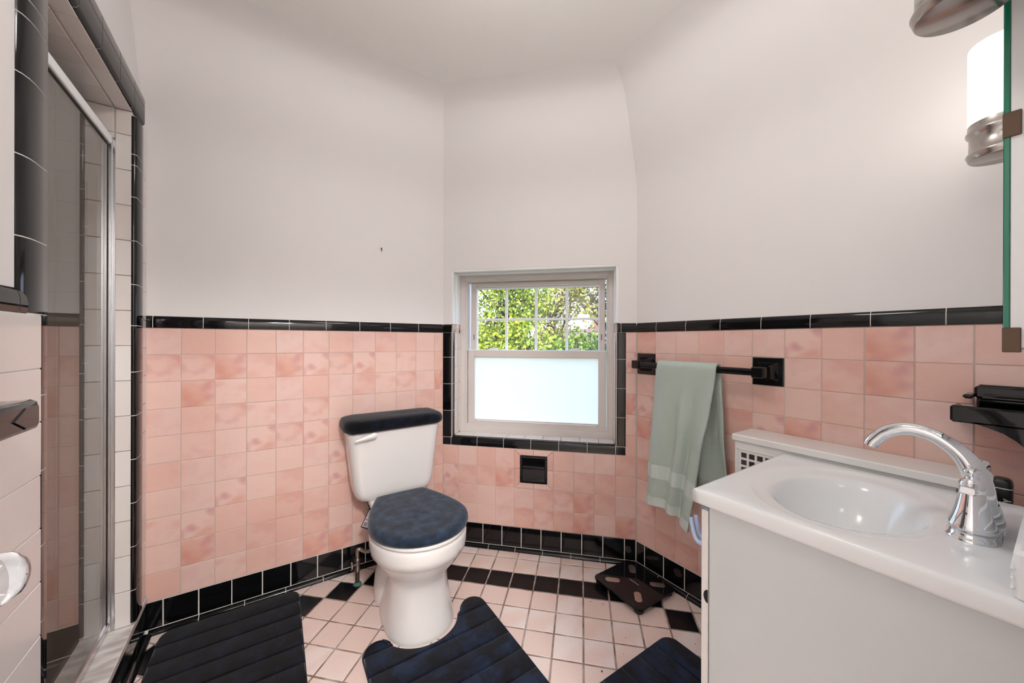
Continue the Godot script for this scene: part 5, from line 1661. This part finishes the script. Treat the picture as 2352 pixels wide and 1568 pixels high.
func tree(called: String, label: String, root: Vector3, trunk_r: float, blobs: Array, count: int, size: float, tones: Array, seed_: int, bare := 0) -> void:
	var t := thing(called, label, "tree", root, "trees outside the window")
	var g := RandomNumberGenerator.new(); g.seed = seed_
	var st := S()
	var top: Vector3 = blobs[0][0] - root
	tube(st, curve_pts([Vector3.ZERO, Vector3(0.1, top.y * 0.35, 0.05), Vector3(top.x * 0.6, top.y * 0.7, top.z * 0.6), top], 4), [trunk_r, trunk_r * 0.9, trunk_r * 0.8, trunk_r * 0.7, trunk_r * 0.6, trunk_r * 0.55, trunk_r * 0.5, trunk_r * 0.45, trunk_r * 0.4, trunk_r * 0.35], 8)
	put("trunk", fin(st), MT.bark, t)
	var tips := []
	for b in blobs:
		var c: Vector3 = b[0] - root
		for k in 9 + bare:
			var d := Vector3(g.randfn(), g.randfn() * 0.8, g.randfn()).normalized()
			var e: Vector3 = c + d * (b[1] as Vector3) * g.randf_range(0.6, 1.0)
			var base: Vector3 = top.lerp(Vector3(0, top.y * 0.5, 0), g.randf_range(0.0, 0.5)) if g.randf() < 0.5 else c
			var mid := base.lerp(e, 0.5) + Vector3(g.randfn(), g.randfn(), g.randfn()) * 0.12
			st = S()
			tube(st, curve_pts([base, mid, e], 4), [0.035, 0.03, 0.026, 0.022, 0.018, 0.014, 0.011, 0.008, 0.005], 5)
			put("branch", fin(st), MT.bark, t)
			tips.append(e)
	var mm := MultiMesh.new()
	mm.transform_format = MultiMesh.TRANSFORM_3D
	mm.use_colors = true
	mm.mesh = cache["leaf"]
	mm.instance_count = count
	for k in count:
		var b: Array = blobs[k % blobs.size()]
		var p: Vector3
		if g.randf() < 0.75:
			p = (b[0] as Vector3) - root + Vector3(g.randfn(), g.randfn(), g.randfn()).normalized() * (b[1] as Vector3) * pow(g.randf(), 0.33)
			var q := p * 2.3
			p += Vector3(sin(q.y * 2.0 + q.z), sin(q.x * 2.2 + 1.0), sin(q.z * 1.8 + q.x)) * 0.14
		else:
			p = (tips[g.randi() % tips.size()] as Vector3) + Vector3(g.randfn(), g.randfn(), g.randfn()) * 0.16
		var up := Vector3(g.randfn(), g.randfn() - 0.3, g.randfn()).normalized()
		var sd := up.cross(Vector3(g.randfn(), g.randfn(), g.randfn())).normalized()
		var sc := size * g.randf_range(0.65, 1.3)
		mm.set_instance_transform(k, Transform3D(Basis(sd, up, sd.cross(up)).scaled(Vector3.ONE * sc), p))
		var c: Color = tones[g.randi() % tones.size()]
		var w := g.randf_range(0.62, 1.2)
		mm.set_instance_color(k, Color(c.r * w, c.g * w, c.b * w).srgb_to_linear())
	var fo := MultiMeshInstance3D.new()
	fo.name = "foliage"
	fo.multimesh = mm
	fo.material_override = MT.leaf
	fo.set_meta("kind", "stuff")
	t.add_child(fo)

func garden() -> void:
	mat("bark", c8(62, 50, 46), 0.9)
	var lf := mat("leaf", Color.WHITE, 0.55)
	lf.vertex_color_use_as_albedo = true
	lf.backlight_enabled = true
	lf.backlight = Color(0.5, 0.5, 0.3)
	lf.cull_mode = BaseMaterial3D.CULL_DISABLED
	cache["leaf"] = leaf_mesh()
	var gnd := -3.4
	var lawn := solo("ground_lawn", boxmesh(Vector3(-40, gnd - 0.3, -80), Vector3(80, gnd, 40)), mat("lawn", c8(112, 128, 70), 0.95), "green lawn far below the window", "lawn", Vector3.ZERO, "", "structure")
	var foot := func(u: float, dist: float) -> Vector3:
		var p := lookat_px(u, 784, dist)
		return Vector3(p.x, gnd, p.z)
	var spring := [c8(176, 188, 44), c8(196, 200, 58), c8(150, 172, 40), c8(122, 150, 38), c8(210, 206, 78)]
	var olive := [c8(170, 160, 66), c8(192, 176, 84), c8(140, 138, 56), c8(120, 112, 52)]
	var deep := [c8(120, 158, 36), c8(98, 140, 34), c8(168, 186, 46), c8(80, 118, 32)]
	tree("maple_tree", "bright yellow green maple filling the left of the upper sash", foot.call(1150.0, 9.5), 0.16, [[lookat_px(1160, 715, 9.5), Vector3(0.85, 0.95, 0.7)], [lookat_px(1205, 690, 9.8), Vector3(0.75, 0.75, 0.7)], [lookat_px(1120, 790, 9.2), Vector3(0.75, 0.6, 0.7)], [lookat_px(1215, 800, 8.8), Vector3(0.85, 0.65, 0.7)], [lookat_px(1150, 620, 9.6), Vector3(0.9, 0.8, 0.8)], [lookat_px(1180, 880, 9.0), Vector3(1.3, 0.8, 0.9)]], 10500, 0.082, spring, 5)
	tree("maple_tree", "olive leafed maple with bare twigs behind the middle panes", foot.call(1290.0, 12.5), 0.15, [[lookat_px(1265, 715, 12.0), Vector3(0.75, 1.0, 0.8)], [lookat_px(1295, 690, 12.6), Vector3(0.6, 0.7, 0.7)], [lookat_px(1270, 790, 11.5), Vector3(0.9, 0.8, 0.8)], [lookat_px(1330, 665, 12.0), Vector3(0.5, 0.35, 0.6)]], 4200, 0.085, olive, 15, 8)
	tree("young_maple", "fresh green rounded maple below the neighbouring roof", foot.call(1330.0, 8.0), 0.1, [[lookat_px(1325, 812, 8.0), Vector3(0.5, 0.42, 0.5)], [lookat_px(1370, 830, 8.2), Vector3(0.55, 0.42, 0.5)], [lookat_px(1270, 830, 8.0), Vector3(0.5, 0.36, 0.5)]], 4500, 0.075, deep, 25)
	tree("sparse_tree", "dark branched tree with few leaves against the sky", foot.call(1450.0, 7.0), 0.14, [[lookat_px(1425, 660, 7.0), Vector3(0.9, 0.55, 0.6)], [lookat_px(1360, 690, 7.2), Vector3(0.35, 0.25, 0.4)]], 260, 0.085, olive, 35, 12)
	tree("far_tree", "hazy yellowish tree standing far behind the maples", foot.call(1390.0, 30.0), 0.3, [[lookat_px(1385, 770, 30.0), Vector3(1.6, 2.4, 1.6)], [lookat_px(1440, 770, 31.0), Vector3(2.0, 3.0, 1.6)]], 2600, 0.28, [c8(190, 178, 104), c8(172, 160, 96)], 45)
	tree("far_tree", "brownish budding tree standing far behind the bright maple", foot.call(1090.0, 28.0), 0.3, [[lookat_px(1100, 775, 28.0), Vector3(2.2, 1.6, 1.6)], [lookat_px(1300, 790, 29.0), Vector3(2.5, 1.4, 1.6)]], 1900, 0.22, [c8(168, 140, 124), c8(150, 124, 110), c8(172, 166, 110)], 55, 10)
	# neighbouring house
	var h := thing("neighbour_house", "house with purplish brown shingle roof beyond the trees", "house", foot.call(1345.0, 22.0))
	h.rotation.y = -0.5765
	put("wall", boxmesh(Vector3(-2.6, 0, -2.5), Vector3(2.6, 3.6, 2.5)), mat("siding", c8(196, 186, 178), 0.8), h)
	var st := S()
	var rp := PackedVector2Array([Vector2(-2.9, 3.3), Vector2(2.9, 3.3), Vector2(0, 5.35)])
	extrude(st, rp, -2.9, 2.9, Transform3D(Basis(Vector3(0, 0, -1), Vector3.UP, Vector3(1, 0, 0)), Vector3.ZERO))
	put("roof", fin(st, false), mat("shingle", c8(112, 84, 92), 0.9), h)
	put("chimney", boxmesh(Vector3(0.6, 4.2, -0.3), Vector3(1.1, 5.9, 0.3)), mat("brick", c8(140, 96, 84), 0.9), h)
